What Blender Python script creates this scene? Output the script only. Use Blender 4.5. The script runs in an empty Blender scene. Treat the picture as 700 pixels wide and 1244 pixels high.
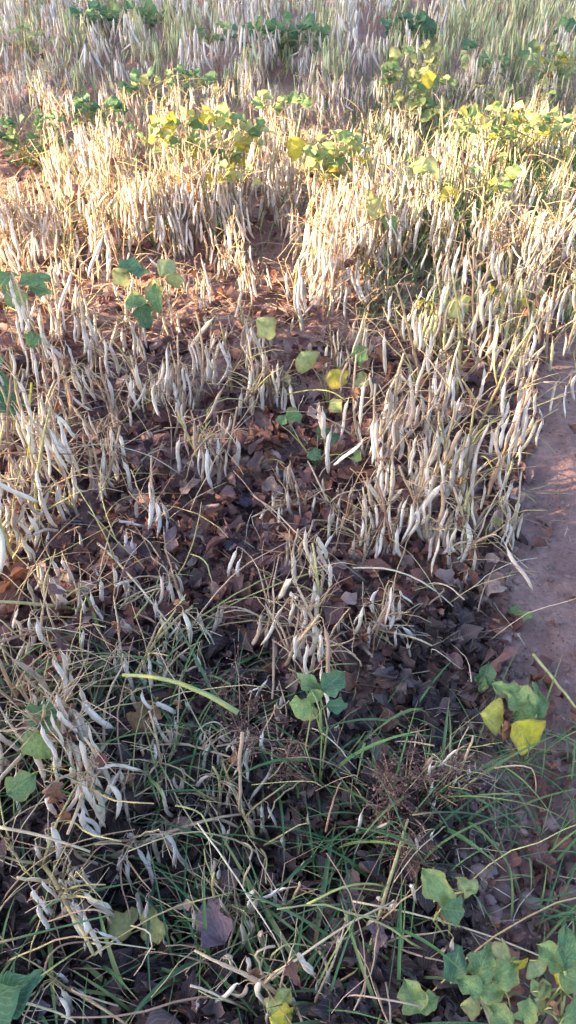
import bpy, math, random
import numpy as np
from mathutils import Vector, Matrix, Euler, Quaternion

R = random.Random(7)
sc = bpy.context.scene
col = sc.collection

# ------------------------------------------------------------------ camera
CAM_H, PITCH, FPX = 1.40, math.radians(42.0), 976.0     # eye height, downward tilt, focal length in photo pixels
cd = bpy.data.cameras.new("camera")
cam = bpy.data.objects.new("camera", cd)
col.objects.link(cam)
cam.location = (0, 0, CAM_H)
cam.rotation_euler = (math.radians(90) - PITCH, 0, 0)
cd.sensor_fit = 'VERTICAL'
cd.sensor_height = 24.0
cd.lens = 24.0 * FPX / 1244.0
cd.clip_start = 0.02
cd.clip_end = 2000
sc.camera = cam

# ------------------------------------------------------------------ light
SUN_EL = math.radians(20.0)
SUN_AZ = math.radians(-97.0)          # from +Y, clockwise seen from above: low sun from the left, a little behind
TO_SUN = Vector((math.sin(SUN_AZ) * math.cos(SUN_EL), math.cos(SUN_AZ) * math.cos(SUN_EL), math.sin(SUN_EL)))
w = bpy.data.worlds.new("World")
sc.world = w
w.use_nodes = True
nt = w.node_tree
sky = nt.nodes.new('ShaderNodeTexSky')
sky.sky_type = 'NISHITA'
sky.sun_disc = False
sky.sun_elevation = SUN_EL
sky.sun_rotation = SUN_AZ
sky.air_density = 1.0
sky.dust_density = 2.0
sky.ozone_density = 1.4
bg = nt.nodes['Background']
bg.inputs[1].default_value = 0.115
nt.links.new(sky.outputs[0], bg.inputs[0])
sl = bpy.data.lights.new("sun", 'SUN')
sl.energy = 5.0
sl.angle = math.radians(0.5)
sl.color = (1.0, 0.75, 0.42)
sun = bpy.data.objects.new("sun", sl)
col.objects.link(sun)
sun.rotation_euler = TO_SUN.to_track_quat('Z', 'Y').to_euler()
sc.view_settings.view_transform = 'Standard'
sc.view_settings.look = 'None'
sc.view_settings.gamma = 1.0
sc.view_settings.exposure = 2.65
sc.cycles.max_bounces = 6
sc.cycles.transparent_max_bounces = 4

# ------------------------------------------------------------------ helpers
FWD = Vector((0, math.cos(PITCH), -math.sin(PITCH)))
UP = Vector((0, math.sin(PITCH), math.cos(PITCH)))


def at(px, py, z=0.0):
    """ground (or height z) point that the photograph shows at pixel px, py"""
    d = FWD * FPX + Vector((1, 0, 0)) * (px - 350) + UP * (622 - py)
    t = (z - CAM_H) / d.z
    return Vector((0, 0, CAM_H)) + d * t


def pix(p):
    v = Vector(p) - Vector((0, 0, CAM_H))
    f = v.dot(FWD)
    return 350 + FPX * v.x / f, 622 - FPX * v.dot(UP) / f


def tag(o, label=None, cat=None, group=None, kind=None):
    if label: o['label'] = label
    if cat: o['category'] = cat
    if group: o['group'] = group
    if kind: o['kind'] = kind
    return o


def empty(name, loc, rz=0.0):
    o = bpy.data.objects.new(name, None)
    col.objects.link(o)
    o.empty_display_size = 0.05
    o.location = loc
    o.rotation_euler = (0, 0, rz)
    return o


def put(name, mesh, parent=None, mat=None):
    o = bpy.data.objects.new(name, mesh)
    col.objects.link(o)
    if parent: o.parent = parent
    if mat is not None: o.matrix_basis = mat
    return o


class MB:
    """collects vertices and faces of ONE mesh, with a tint value per vertex and a uv per vertex"""
    def __init__(s):
        s.v, s.f, s.t, s.uv = [], [], [], []

    def add(s, vs, fs, tint=0.0, uv=None, M=None):
        n = len(s.v)
        if M is not None: vs = [M @ Vector(v) for v in vs]
        s.v.extend([tuple(v) for v in vs])
        s.f.extend([tuple(i + n for i in f) for f in fs])
        s.t.extend([tint] * len(vs))
        s.uv.extend(uv if uv else [(0.5, 0.5)] * len(vs))

    def tube(s, pts, rad, sides=5, tint=0.0, flat=1.0, side=None):
        pts = [Vector(p) for p in pts]
        n = len(pts)
        if not hasattr(rad, '__len__'): rad = [rad] * n
        vs, uv, fs = [], [], []
        ref = side or Vector((0.31, 0.87, 0.21)).normalized()
        for i, p in enumerate(pts):
            t = (pts[min(i + 1, n - 1)] - pts[max(i - 1, 0)])
            if t.length < 1e-7: t = Vector((0, 0, 1))
            t.normalize()
            a = ref - t * ref.dot(t)
            if a.length < 1e-3: a = t.orthogonal()
            a.normalize()
            b = t.cross(a)
            for k in range(sides):
                an = 2 * math.pi * k / sides
                vs.append(p + a * math.cos(an) * rad[i] + b * math.sin(an) * rad[i] * flat)
                uv.append((k / sides, i / (n - 1)))
        for i in range(n - 1):
            for k in range(sides):
                k2 = (k + 1) % sides
                fs.append((i * sides + k, i * sides + k2, (i + 1) * sides + k2, (i + 1) * sides + k))
        fs.append(tuple(range(sides))[::-1])
        fs.append(tuple((n - 1) * sides + k for k in range(sides)))
        s.add(vs, fs, tint, uv)

    def mesh(s, name, mat):
        me = bpy.data.meshes.new(name)
        me.from_pydata(s.v, [], s.f)
        me.materials.append(mat)
        me.polygons.foreach_set('use_smooth', [True] * len(me.polygons))
        a = me.attributes.new('tint', 'FLOAT', 'POINT')
        a.data.foreach_set('value', s.t)
        uvl = me.uv_layers.new(name='UVMap')
        vi = np.empty(len(me.loops), dtype=np.int32)
        me.loops.foreach_get('vertex_index', vi)
        uvl.data.foreach_set('uv', np.array(s.uv, dtype=np.float32)[vi].ravel())
        me.update()
        return me


# ------------------------------------------------------------------ value noise in numpy, for the ground
_rng = np.random.RandomState(11)
_lat = _rng.rand(256, 256)


def vnoise(x, y):
    xi, yi = np.floor(x).astype(int), np.floor(y).astype(int)
    fx, fy = x - xi, y - yi
    fx, fy = fx * fx * (3 - 2 * fx), fy * fy * (3 - 2 * fy)
    a = _lat[xi % 256, yi % 256]; b = _lat[(xi + 1) % 256, yi % 256]
    c = _lat[xi % 256, (yi + 1) % 256]; d = _lat[(xi + 1) % 256, (yi + 1) % 256]
    return (a * (1 - fx) + b * fx) * (1 - fy) + (c * (1 - fx) + d * fx) * fy - 0.5


# left edge of the bare path (world x as a function of world y), from where the photograph shows it
_pe = [at(*q) for q in [(560, 1244), (600, 1000), (610, 860), (600, 740), (610, 620), (628, 520), (648, 440)]]
_pey = np.array([p.y for p in _pe]); _pex = np.array([p.x for p in _pe])


def path_edge(y):
    e = np.interp(y, _pey, _pex)
    return e + np.where(y > _pey[-1], (y - _pey[-1]) * 0.62, 0.0)


HOLLOWS = [(-0.24, 0.60, 0.15, 0.15), (-0.02, 0.50, 0.13, 0.12), (-0.1, 0.74, 0.11, 0.10), (-0.34, 0.42, 0.15, 0.10), (0.12, 0.66, 0.09, 0.08)]


def gz(x, y):
    x = np.asarray(x, dtype=float); y = np.asarray(y, dtype=float)
    e = path_edge(y)
    m = 1 / (1 + np.exp(-(x - e) / 0.05)) / (1 + np.exp((x - e - 0.9) / 0.08))   # 1 on the path
    z = 0.10 * vnoise(x * 0.7 + 5, y * 0.7) + 0.05 * vnoise(x * 2.3, y * 2.3 + 9)
    rough = 0.045 * vnoise(x * 9, y * 9) + 0.03 * vnoise(x * 21 + 3, y * 21) + 0.016 * vnoise(x * 47, y * 47 + 7)
    z = z + rough * (1 - 0.40 * m) + m * 0.012 * vnoise(x * 30 + y * 4, y * 60) - 0.045 * m
    for hx, hy, hr, hd in HOLLOWS:                       # hollows dug under the grass at the near end
        z = z - hd * np.exp(-((x - hx) ** 2 + (y - hy) ** 2) / hr ** 2)
    far = np.clip((np.hypot(x, y) - 14) / 30, 0, 1)
    return z * (1 - far) - 0.0


def ground(px, py, dz=0.0):
    p = at(px, py)
    for _ in range(3):
        z = float(gz(p.x, p.y)); p = at(px, py, z)
    p.z += dz
    return p


def on(x, y, dz=0.0):
    return Vector((x, y, float(gz(x, y)) + dz))


# ------------------------------------------------------------------ materials
def mat(name):
    m = bpy.data.materials.new(name)
    m.use_nodes = True
    n = m.node_tree.nodes; l = m.node_tree.links
    return m, n, l, n['Principled BSDF']


def N(n, t, **kw):
    x = n.new(t)
    for k, v in kw.items(): setattr(x, k, v)
    return x


def ramp(n, stops, interp='LINEAR'):
    r = n.new('ShaderNodeValToRGB')
    r.color_ramp.interpolation = interp
    e = r.color_ramp.elements
    while len(e) < len(stops): e.new(0.5)
    for q, (p, c) in zip(e, stops):
        q.position = p; q.color = (*c, 1)
    return r


def rand_value(n, l):
    """a number 0..1 per object plus the piece's own tint"""
    oi = N(n, 'ShaderNodeObjectInfo')
    at_ = N(n, 'ShaderNodeAttribute', attribute_name='tint')
    a = N(n, 'ShaderNodeMath', operation='ADD')
    l.new(oi.outputs['Random'], a.inputs[0]); l.new(at_.outputs['Fac'], a.inputs[1])
    f = N(n, 'ShaderNodeMath', operation='FRACT')
    l.new(a.outputs[0], f.inputs[0])
    return f.outputs[0]


def mixc(n, l, fac, a, b, mode='MIX'):
    x = N(n, 'ShaderNodeMix', data_type='RGBA', blend_type=mode)
    for sock, v in ((x.inputs[0], fac), (x.inputs[6], a), (x.inputs[7], b)):
        if hasattr(v, 'links') or hasattr(v, 'is_linked'): l.new(v, sock)
        elif isinstance(v, tuple): sock.default_value = (*v, 1)
        else: sock.default_value = v
    return x.outputs[2]


def noise(n, l, scale, detail=4, rough=0.6, vec=None):
    x = N(n, 'ShaderNodeTexNoise')
    x.inputs['Scale'].default_value = scale; x.inputs['Detail'].default_value = detail
    x.inputs['Roughness'].default_value = rough
    if vec is not None: l.new(vec, x.inputs['Vector'])
    return x.outputs['Fac']


def plant_mat(name, stops, blotch=(0.35, 0.22, 0.2), bl_lo=0.55, bl_hi=0.7, bl_amt=0.6, scale=60, rough=0.6,
              trans=0.0, veins=False, bump=0.3, stretch=None, spec=0.3, tips=False, rim=0.0):
    m, n, l, p = mat(name)
    rv = rand_value(n, l)
    r = ramp(n, stops); l.new(rv, r.inputs[0])
    tc = N(n, 'ShaderNodeTexCoord')
    mp = N(n, 'ShaderNodeMapping'); l.new(tc.outputs['Object'], mp.inputs[0])
    if stretch: mp.inputs['Scale'].default_value = stretch
    off = N(n, 'ShaderNodeCombineXYZ'); l.new(rv, off.inputs[0])
    sm = N(n, 'ShaderNodeVectorMath', operation='SCALE'); sm.inputs[3].default_value = 7.0
    l.new(off.outputs[0], sm.inputs[0]); l.new(sm.outputs[0], mp.inputs['Location'])
    nz = noise(n, l, scale, 5, 0.65, mp.outputs[0])
    br = ramp(n, [(bl_lo, (0, 0, 0)), (bl_hi, (bl_amt,) * 3)]); l.new(nz, br.inputs[0])
    c = mixc(n, l, br.outputs[0], r.outputs[0], blotch)
    n2 = noise(n, l, scale * 0.35, 3, 0.5, mp.outputs[0])
    vr = ramp(n, [(0.3, (0.72, 0.72, 0.72)), (0.7, (1.15, 1.15, 1.15))]); l.new(n2, vr.inputs[0])
    c = mixc(n, l, 1.0, c, vr.outputs[0], 'MULTIPLY')
    if tips:
        sp0 = N(n, 'ShaderNodeSeparateXYZ'); l.new(tc.outputs['UV'], sp0.inputs[0])
        tr_ = ramp(n, [(0.0, (.9, .9, .9)), (0.2, (.15, .15, .15)), (0.3, (0, 0, 0)), (0.84, (0, 0, 0)), (0.97, (.75, .75, .75))]); l.new(sp0.outputs[1], tr_.inputs[0])
        c = mixc(n, l, tr_.outputs[0], c, (0.34, 0.23, 0.15))
    if rim:
        sp0 = N(n, 'ShaderNodeSeparateXYZ'); l.new(tc.outputs['UV'], sp0.inputs[0])
        e1 = N(n, 'ShaderNodeMath', operation='SUBTRACT'); l.new(sp0.outputs[0], e1.inputs[0]); e1.inputs[1].default_value = .5
        e2 = N(n, 'ShaderNodeMath', operation='ABSOLUTE'); l.new(e1.outputs[0], e2.inputs[0])
        e3 = N(n, 'ShaderNodeMath', operation='MULTIPLY_ADD'); l.new(n2, e3.inputs[0]); e3.inputs[1].default_value = .55; l.new(e2.outputs[0], e3.inputs[2])
        rr = ramp(n, [(0.62, (0, 0, 0)), (0.78, (rim, rim, rim))]); l.new(e3.outputs[0], rr.inputs[0])
        c = mixc(n, l, rr.outputs[0], c, (0.26, 0.15, 0.06))
    hgt = nz
    if veins:
        sp = N(n, 'ShaderNodeSeparateXYZ'); l.new(tc.outputs['UV'], sp.inputs[0])
        u = N(n, 'ShaderNodeMath', operation='SUBTRACT'); l.new(sp.outputs[0], u.inputs[0]); u.inputs[1].default_value = 0.5
        au = N(n, 'ShaderNodeMath', operation='ABSOLUTE'); l.new(u.outputs[0], au.inputs[0])
        k = N(n, 'ShaderNodeMath', operation='MULTIPLY_ADD'); l.new(au.outputs[0], k.inputs[0]); k.inputs[1].default_value = -1.1
        l.new(sp.outputs[1], k.inputs[2])
        k2 = N(n, 'ShaderNodeMath', operation='MULTIPLY'); l.new(k.outputs[0], k2.inputs[0]); k2.inputs[1].default_value = 7.0
        fr = N(n, 'ShaderNodeMath', operation='FRACT'); l.new(k2.outputs[0], fr.inputs[0])
        vs = ramp(n, [(0.0, (1, 1, 1)), (0.12, (0, 0, 0)), (0.9, (0, 0, 0)), (1.0, (1, 1, 1))]); l.new(fr.outputs[0], vs.inputs[0])
        mid = ramp(n, [(0.0, (1, 1, 1)), (0.035, (0, 0, 0))]); l.new(au.outputs[0], mid.inputs[0])
        mx = N(n, 'ShaderNodeMath', operation='MAXIMUM'); l.new(vs.outputs[0], mx.inputs[0]); l.new(mid.outputs[0], mx.inputs[1])
        vf = N(n, 'ShaderNodeMath', operation='MULTIPLY'); l.new(mx.outputs[0], vf.inputs[0]); vf.inputs[1].default_value = 0.3
        c = mixc(n, l, vf.outputs[0], c, (0.5, 0.52, 0.25) if veins == 'green' else (0.42, 0.33, 0.26))
    l.new(c, p.inputs['Base Color'])
    p.inputs['Roughness'].default_value = rough
    p.inputs['Specular IOR Level'].default_value = spec
    if bump:
        b = N(n, 'ShaderNodeBump'); b.inputs['Strength'].default_value = bump; b.inputs['Distance'].default_value = 0.004
        l.new(hgt, b.inputs['Height']); l.new(b.outputs[0], p.inputs['Normal'])
    if trans:
        t = N(n, 'ShaderNodeBsdfTranslucent'); l.new(c, t.inputs[0])
        ms = N(n, 'ShaderNodeMixShader'); ms.inputs[0].default_value = trans
        out = n['Material Output']
        l.new(p.outputs[0], ms.inputs[1]); l.new(t.outputs[0], ms.inputs[2]); l.new(ms.outputs[0], out.inputs[0])
    return m


def soil_mat():
    m, n, l, p = mat('soil')
    tc = N(n, 'ShaderNodeTexCoord')
    v = tc.outputs['Object']
    a = noise(n, l, 3.0, 6, 0.65, v)
    r1 = ramp(n, [(0.3, (0.28, 0.16, 0.15)), (0.52, (0.42, 0.25, 0.225)), (0.75, (0.50, 0.33, 0.30))]); l.new(a, r1.inputs[0])
    b = noise(n, l, 55, 8, 0.75, v)
    r2 = ramp(n, [(0.3, (0.6, 0.6, 0.6)), (0.7, (1.25, 1.25, 1.25))]); l.new(b, r2.inputs[0])
    c = mixc(n, l, 1.0, r1.outputs[0], r2.outputs[0], 'MULTIPLY')
    g = noise(n, l, 260, 2, 0.5, v)
    r3 = ramp(n, [(0.62, (0, 0, 0)), (0.72, (0.6, 0.6, 0.6))]); l.new(g, r3.inputs[0])
    c = mixc(n, l, r3.outputs[0], c, (0.45, 0.36, 0.34))
    l.new(c, p.inputs['Base Color'])
    p.inputs['Roughness'].default_value = 0.95
    p.inputs['Specular IOR Level'].default_value = 0.15
    bm = N(n, 'ShaderNodeBump'); bm.inputs['Strength'].default_value = 1.0; bm.inputs['Distance'].default_value = 0.022
    l.new(b, bm.inputs['Height']); l.new(bm.outputs[0], p.inputs['Normal'])
    return m


M = {}
M['soil'] = soil_mat()
M['clod'] = plant_mat('clod', [(0.0, (0.16, 0.10, 0.10)), (0.5, (0.25, 0.16, 0.15)), (1.0, (0.34, 0.24, 0.23))], blotch=(0.1, 0.07, 0.07), scale=45, rough=0.95, bump=1.0, spec=0.1)
M['pod'] = plant_mat('pod', [(0.0, (0.82, 0.75, 0.70)), (0.2, (0.77, 0.66, 0.61)), (0.4, (0.82, 0.74, 0.62)), (0.5, (0.64, 0.50, 0.43)), (0.6, (0.83, 0.77, 0.74)), (0.72, (0.78, 0.70, 0.64)), (0.78, (0.70, 0.58, 0.48)), (0.84, (0.40, 0.27, 0.20)), (0.9, (0.76, 0.66, 0.52)), (1.0, (0.72, 0.63, 0.57))],
                     blotch=(0.36, 0.22, 0.20), bl_lo=0.54, bl_hi=0.72, bl_amt=0.55, scale=90, rough=0.55, trans=0.10, bump=0.35, stretch=(1, 1, 0.35), tips=True)
M['pod_old'] = plant_mat('pod_old', [(0.0, (0.44, 0.34, 0.28)), (0.5, (0.56, 0.46, 0.38)), (1.0, (0.34, 0.24, 0.18))], blotch=(0.16, 0.10, 0.09), bl_lo=0.48, bl_hi=0.66, bl_amt=0.7, scale=90, rough=0.7, bump=0.5, stretch=(1, 1, 0.35), tips=True)
M['pod_green'] = plant_mat('pod_green', [(0.0, (0.60, 0.60, 0.34)), (0.4, (0.50, 0.55, 0.28)), (0.7, (0.70, 0.64, 0.42)), (1.0, (0.42, 0.50, 0.26))],
                           blotch=(0.4, 0.26, 0.2), bl_lo=0.58, bl_hi=0.74, bl_amt=0.45, scale=90, rough=0.5, trans=0.12, bump=0.3, stretch=(1, 1, 0.35), tips=True)
M['stem'] = plant_mat('stem', [(0.0, (0.46, 0.32, 0.22)), (0.35, (0.60, 0.47, 0.32)), (0.6, (0.36, 0.21, 0.16)), (0.8, (0.50, 0.45, 0.20)), (1.0, (0.30, 0.18, 0.14))],
                      blotch=(0.2, 0.12, 0.1), scale=120, rough=0.7, bump=0.3)
M['stem_green'] = plant_mat('stem_green', [(0.0, (0.30, 0.34, 0.12)), (0.5, (0.42, 0.42, 0.18)), (1.0, (0.22, 0.28, 0.10))], blotch=(0.3, 0.2, 0.12), scale=80, rough=0.6, bump=0.2)
M['dry_leaf'] = plant_mat('dry_leaf', [(0.0, (0.10, 0.040, 0.044)), (0.18, (0.26, 0.125, 0.115)), (0.34, (0.12, 0.045, 0.043)), (0.46, (0.40, 0.26, 0.25)), (0.56, (0.16, 0.062, 0.06)), (0.70, (0.36, 0.15, 0.09)), (0.80, (0.07, 0.036, 0.045)), (0.9, (0.48, 0.33, 0.29)), (1.0, (0.14, 0.055, 0.056))],
                          blotch=(0.10, 0.06, 0.06), bl_lo=0.5, bl_hi=0.68, bl_amt=0.7, scale=35, rough=0.75, trans=0.18, veins='dry', bump=0.5)
M['shade_toned_leaf'] = plant_mat('shade_toned_leaf', [(0.0, (0.045, 0.03, 0.035)), (0.3, (0.075, 0.045, 0.045)), (0.5, (0.035, 0.025, 0.032)), (0.75, (0.12, 0.085, 0.09)), (0.85, (0.06, 0.04, 0.05)), (1.0, (0.10, 0.055, 0.045))], blotch=(0.03, 0.02, 0.02), scale=35, rough=0.6, trans=0.05, veins='dry', bump=0.5, spec=0.2)  # dead leaf with the shade of the near hollow put into its colour
M['rust_leaf'] = plant_mat('rust_leaf', [(0.0, (0.38, 0.18, 0.10)), (0.5, (0.30, 0.14, 0.09)), (1.0, (0.44, 0.26, 0.14))], blotch=(0.2, 0.08, 0.05), scale=35, rough=0.7, trans=0.35, veins='dry', bump=0.4)
M['violet_leaf'] = plant_mat('violet_leaf', [(0.0, (0.12, 0.08, 0.12)), (0.5, (0.08, 0.055, 0.08)), (1.0, (0.19, 0.13, 0.17))], blotch=(0.08, 0.05, 0.07), scale=35, rough=0.6, trans=0.12, veins='dry', bump=0.6)
M['leaf_dark'] = plant_mat('leaf_dark', [(0.0, (0.06, 0.14, 0.08)), (0.5, (0.08, 0.18, 0.10)), (1.0, (0.14, 0.23, 0.10))], blotch=(0.10, 0.22, 0.08), scale=30, rough=0.5, trans=0.3, veins='green', bump=0.3)
M['leaf_green'] = plant_mat('leaf_green', [(0.0, (0.10, 0.23, 0.11)), (0.4, (0.15, 0.28, 0.12)), (0.75, (0.24, 0.34, 0.14)), (1.0, (0.12, 0.25, 0.13))], blotch=(0.46, 0.42, 0.10), bl_lo=0.52, bl_hi=0.66, bl_amt=0.8, scale=28, rough=0.55, trans=0.35, veins='green', bump=0.3, rim=0.45)
M['leaf_pale'] = plant_mat('leaf_pale', [(0.0, (0.30, 0.40, 0.18)), (0.4, (0.40, 0.44, 0.20)), (0.75, (0.48, 0.46, 0.20)), (1.0, (0.26, 0.36, 0.19))], blotch=(0.62, 0.52, 0.12), bl_lo=0.5, bl_hi=0.68, bl_amt=0.7, scale=28, rough=0.6, trans=0.35, veins='green', bump=0.3, rim=0.8)
M['leaf_yellow'] = plant_mat('leaf_yellow', [(0.0, (0.74, 0.62, 0.07)), (0.5, (0.66, 0.55, 0.08)), (1.0, (0.60, 0.54, 0.14))], blotch=(0.26, 0.32, 0.08), bl_lo=0.56, bl_hi=0.68, bl_amt=0.7, scale=30, rough=0.6, trans=0.4, veins='green', bump=0.3, rim=0.8)
M['leaf_orange'] = plant_mat('leaf_orange', [(0.0, (0.70, 0.36, 0.07)), (1.0, (0.62, 0.28, 0.06))], blotch=(0.3, 0.12, 0.05), scale=30, rough=0.6, trans=0.4, veins='dry', bump=0.3)
M['grass'] = plant_mat('grass', [(0.0, (0.05, 0.13, 0.06)), (0.3, (0.10, 0.21, 0.08)), (0.6, (0.06, 0.14, 0.08)), (0.85, (0.20, 0.29, 0.10)), (1.0, (0.34, 0.38, 0.16))], blotch=(0.3, 0.3, 0.12), bl_lo=0.55, bl_hi=0.75, bl_amt=0.6, scale=20, rough=0.5, trans=0.3, bump=0.15, tips=True)
M['straw'] = plant_mat('straw', [(0.0, (0.55, 0.44, 0.30)), (0.25, (0.62, 0.54, 0.42)), (0.4, (0.34, 0.20, 0.14)), (0.6, (0.24, 0.13, 0.10)), (0.75, (0.52, 0.40, 0.30)), (1.0, (0.46, 0.42, 0.24))], blotch=(0.25, 0.15, 0.12), scale=60, rough=0.65, bump=0.2)
M['tangle'] = plant_mat('tangle', [(0.0, (0.56, 0.43, 0.30)), (0.2, (0.46, 0.42, 0.18)), (0.35, (0.34, 0.20, 0.15)), (0.5, (0.62, 0.50, 0.38)), (0.7, (0.28, 0.16, 0.12)), (0.85, (0.56, 0.46, 0.20)), (1.0, (0.34, 0.36, 0.15))], blotch=(0.25, 0.15, 0.12), scale=60, rough=0.65, bump=0.2)
M['seed'] = plant_mat('seed', [(0.0, (0.17, 0.085, 0.08)), (0.5, (0.22, 0.12, 0.10)), (1.0, (0.13, 0.07, 0.06))], blotch=(0.4, 0.25, 0.2), scale=60, rough=0.8, bump=0.2)
M['bark'] = plant_mat('bark', [(0.0, (0.14, 0.10, 0.08)), (1.0, (0.2, 0.15, 0.11))], blotch=(0.07, 0.05, 0.04), scale=12, rough=0.9, bump=0.8)
M['tree_leaf'] = plant_mat('tree_leaf', [(0.0, (0.05, 0.11, 0.03)), (1.0, (0.09, 0.15, 0.05))], scale=10, rough=0.6, trans=0.2, bump=0)

# ------------------------------------------------------------------ ground: one sheet out to the horizon
def axis(lo, hi, step, far):
    a = list(np.arange(lo, hi, step))
    q, s = a[-1], step
    up = []
    while q < far: s *= 1.25; q += s; up.append(q)
    q, s = a[0], step
    dn = []
    while q > -far: s *= 1.25; q -= s; dn.append(q)
    return np.array(dn[::-1] + a + up)


gx, gy = axis(-1.9, 1.9, 0.014, 600), axis(0.1, 4.6, 0.014, 600)
X, Y = np.meshgrid(gx, gy)
Z = gz(X, Y)
nx, ny = len(gx), len(gy)
me = bpy.data.meshes.new('ground')
V = np.stack([X.ravel(), Y.ravel(), Z.ravel()], 1)
me.vertices.add(len(V)); me.vertices.foreach_set('co', V.ravel())
i = np.arange((ny - 1) * (nx - 1)); r_, c_ = i // (nx - 1), i % (nx - 1)
q = r_ * nx + c_
F = np.stack([q, q + 1, q + nx + 1, q + nx], 1)
me.loops.add(F.size); me.loops.foreach_set('vertex_index', F.ravel())
me.polygons.add(len(F)); me.polygons.foreach_set('loop_start', np.arange(len(F)) * 4)
me.polygons.foreach_set('use_smooth', np.ones(len(F), dtype=bool))
me.update(calc_edges=True); me.validate()
me.materials.append(M['soil'])
go = put('ground', me); go['kind'] = 'structure'
go['label'] = 'reddish brown bare soil of the bean field and the trodden path at right'

# ------------------------------------------------------------------ pods
def pod_mesh(seed, L, W, bend, twist, mkey, sides=7, rings=9):
    r = random.Random(seed)
    mb = MB()
    pts, rad = [], []
    ped = 0.014
    pts.append(Vector((0, 0, 0))); rad.append(0.0011)
    pts.append(Vector((0, 0, -ped * 0.8))); rad.append(0.0012)
    for i in range(rings):
        t = i / (rings - 1)
        ang = bend * t
        # arc hanging down (-Z) bending towards +X
        if abs(bend) > 1e-3:
            x = L / bend * (1 - math.cos(ang)); z = -L / bend * math.sin(ang)
        else:
            x, z = 0, -L * t
        cb, sb = math.cos(bend * .32), math.sin(bend * .32)
        x, z = x * cb + z * sb, -x * sb + z * cb          # the pod's chord hangs plumb
        y = math.sin(t * math.pi * 2 + twist) * 0.003
        pts.append(Vector((x, y, z - ped)))
        prof = min(1, (t / 0.13) ** 0.6 if t > 0 else 0.25) * (1 if t < 0.78 else max(0.08, 1 - ((t - 0.78) / 0.22) ** 1.5))
        rad.append(W * 0.5 * prof * (1 + 0.13 * math.sin(t * 30 + seed)))
    mb.tube(pts, rad, sides, 0.0, flat=0.62 + 0.2 * r.random(), side=Vector((1, 0, 0)))
    return mb


POD, PODG = [], []
pod_shapes = []
for k in range(14):
    L = R.uniform(0.084, 0.122); W = R.uniform(0.0080, 0.0114)
    bend = R.choice([0.12, 0.25, 0.35, 0.5, 0.65, -0.3, 1.05, 0.8])
    pod_shapes.append((L, W, bend))
    POD.append(pod_mesh(k, L, W, bend, R.uniform(0, 6), 'pod').mesh('pod', M['pod']))
    if k < 6: PODG.append(pod_mesh(k + 50, L, W, bend * 0.6, R.uniform(0, 6), 'pod').mesh('green_pod', M['pod_green']))


OLDPOD = []
for k in range(6):
    L, W, bend = pod_shapes[k]
    OLDPOD.append(pod_mesh(k + 80, L, W * 1.05, bend + .3, R.uniform(0, 6), 'pod').mesh('old_pod', M['pod_old']))

# ------------------------------------------------------------------ leaves
def leaf_geo(w, L, fold, curl, crumple, seed, nu=4, nv=6, ragged=0.09):
    r = random.Random(seed)
    ph = [r.uniform(0, 6.28) for _ in range(6)]
    vs, uv, fs = [], [], []
    for j in range(nv + 1):
        v = j / nv
        hw = w * 0.5 * (v ** 0.45 * (1 - v) ** 0.85) / 0.447 if 0 < v < 1 else w * 0.015
        hwl = hw * (1 + ragged * math.sin(v * 17 + ph[4]) + ragged * math.sin(v * 9 + ph[5]))
        hwr = hw * (1 + ragged * math.sin(v * 15 + ph[5]) + ragged * math.sin(v * 7 + ph[4]))
        for i in range(nu + 1):
            u = i / nu * 2 - 1
            x = u * (hwl if u < 0 else hwr); y = v * L + ragged * .5 * L * math.sin(u * 6 + ph[3]) * v * (1 - v)
            z = abs(u) * hw * fold + crumple * (math.sin(u * 2.6 + ph[0]) * math.sin(v * 5 + ph[1]) + 0.6 * math.sin(u * 5.1 + v * 8 + ph[2]))
            # curl along the length
            a = curl * v
            y2 = math.sin(a) / max(abs(curl), 1e-3) * L * (1 if curl >= 0 else -1) if abs(curl) > 1e-3 else y
            z2 = -(1 - math.cos(a)) / max(abs(curl), 1e-3) * L if abs(curl) > 1e-3 else 0
            ed = crumple * 0.8 * math.sin(v * 13 + ph[3] + (3 if u > 0 else 0)) * abs(u)
            vs.append((x + ed, y2, z + z2))
            uv.append((i / nu, v))
    for j in range(nv):
        for i in range(nu):
            a = j * (nu + 1) + i
            fs.append((a, a + 1, a + nu + 2, a + nu + 1))
    return vs, fs, uv


def leaf_meshes(name, key, n, w, L, fold, curl, crumple, seed0):
    out = []
    for k in range(n):
        r = random.Random(seed0 + k)
        mb = MB()
        vs, fs, uv = leaf_geo(w * r.uniform(0.8, 1.15), L * r.uniform(0.85, 1.1), fold * r.uniform(0.3, 1.6), curl * r.uniform(-0.3, 1.5), crumple * r.uniform(0.6, 1.5), seed0 + k, 6, 9)
        mb.add(vs, fs, 0.0, uv)
        out.append(mb.mesh(name, M[key]))
    return out


# unit leaves 1 m long: scaled where they are used
LEAF = {k: leaf_meshes('leaf', k, 5, 0.76, 1.0, 0.42, 1.1, 0.06, 100 + 10 * i)
        for i, k in enumerate(['leaf_dark', 'leaf_green', 'leaf_pale', 'leaf_yellow', 'leaf_orange'])}
DRY = {k: leaf_meshes('dry_leaf', k, 9, 0.66, 1.0, 0.6, 2.0, 0.12, 300 + 20 * i)
       for i, k in enumerate(['dry_leaf', 'rust_leaf', 'violet_leaf', 'shade_toned_leaf'])}


def leaf_matrix(loc, yaw, pitch, roll, s):
    return Matrix.Translation(loc) @ Euler((pitch, roll, yaw), 'XYZ').to_matrix().to_4x4() @ Matrix.Diagonal((s, s, s, 1))


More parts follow.
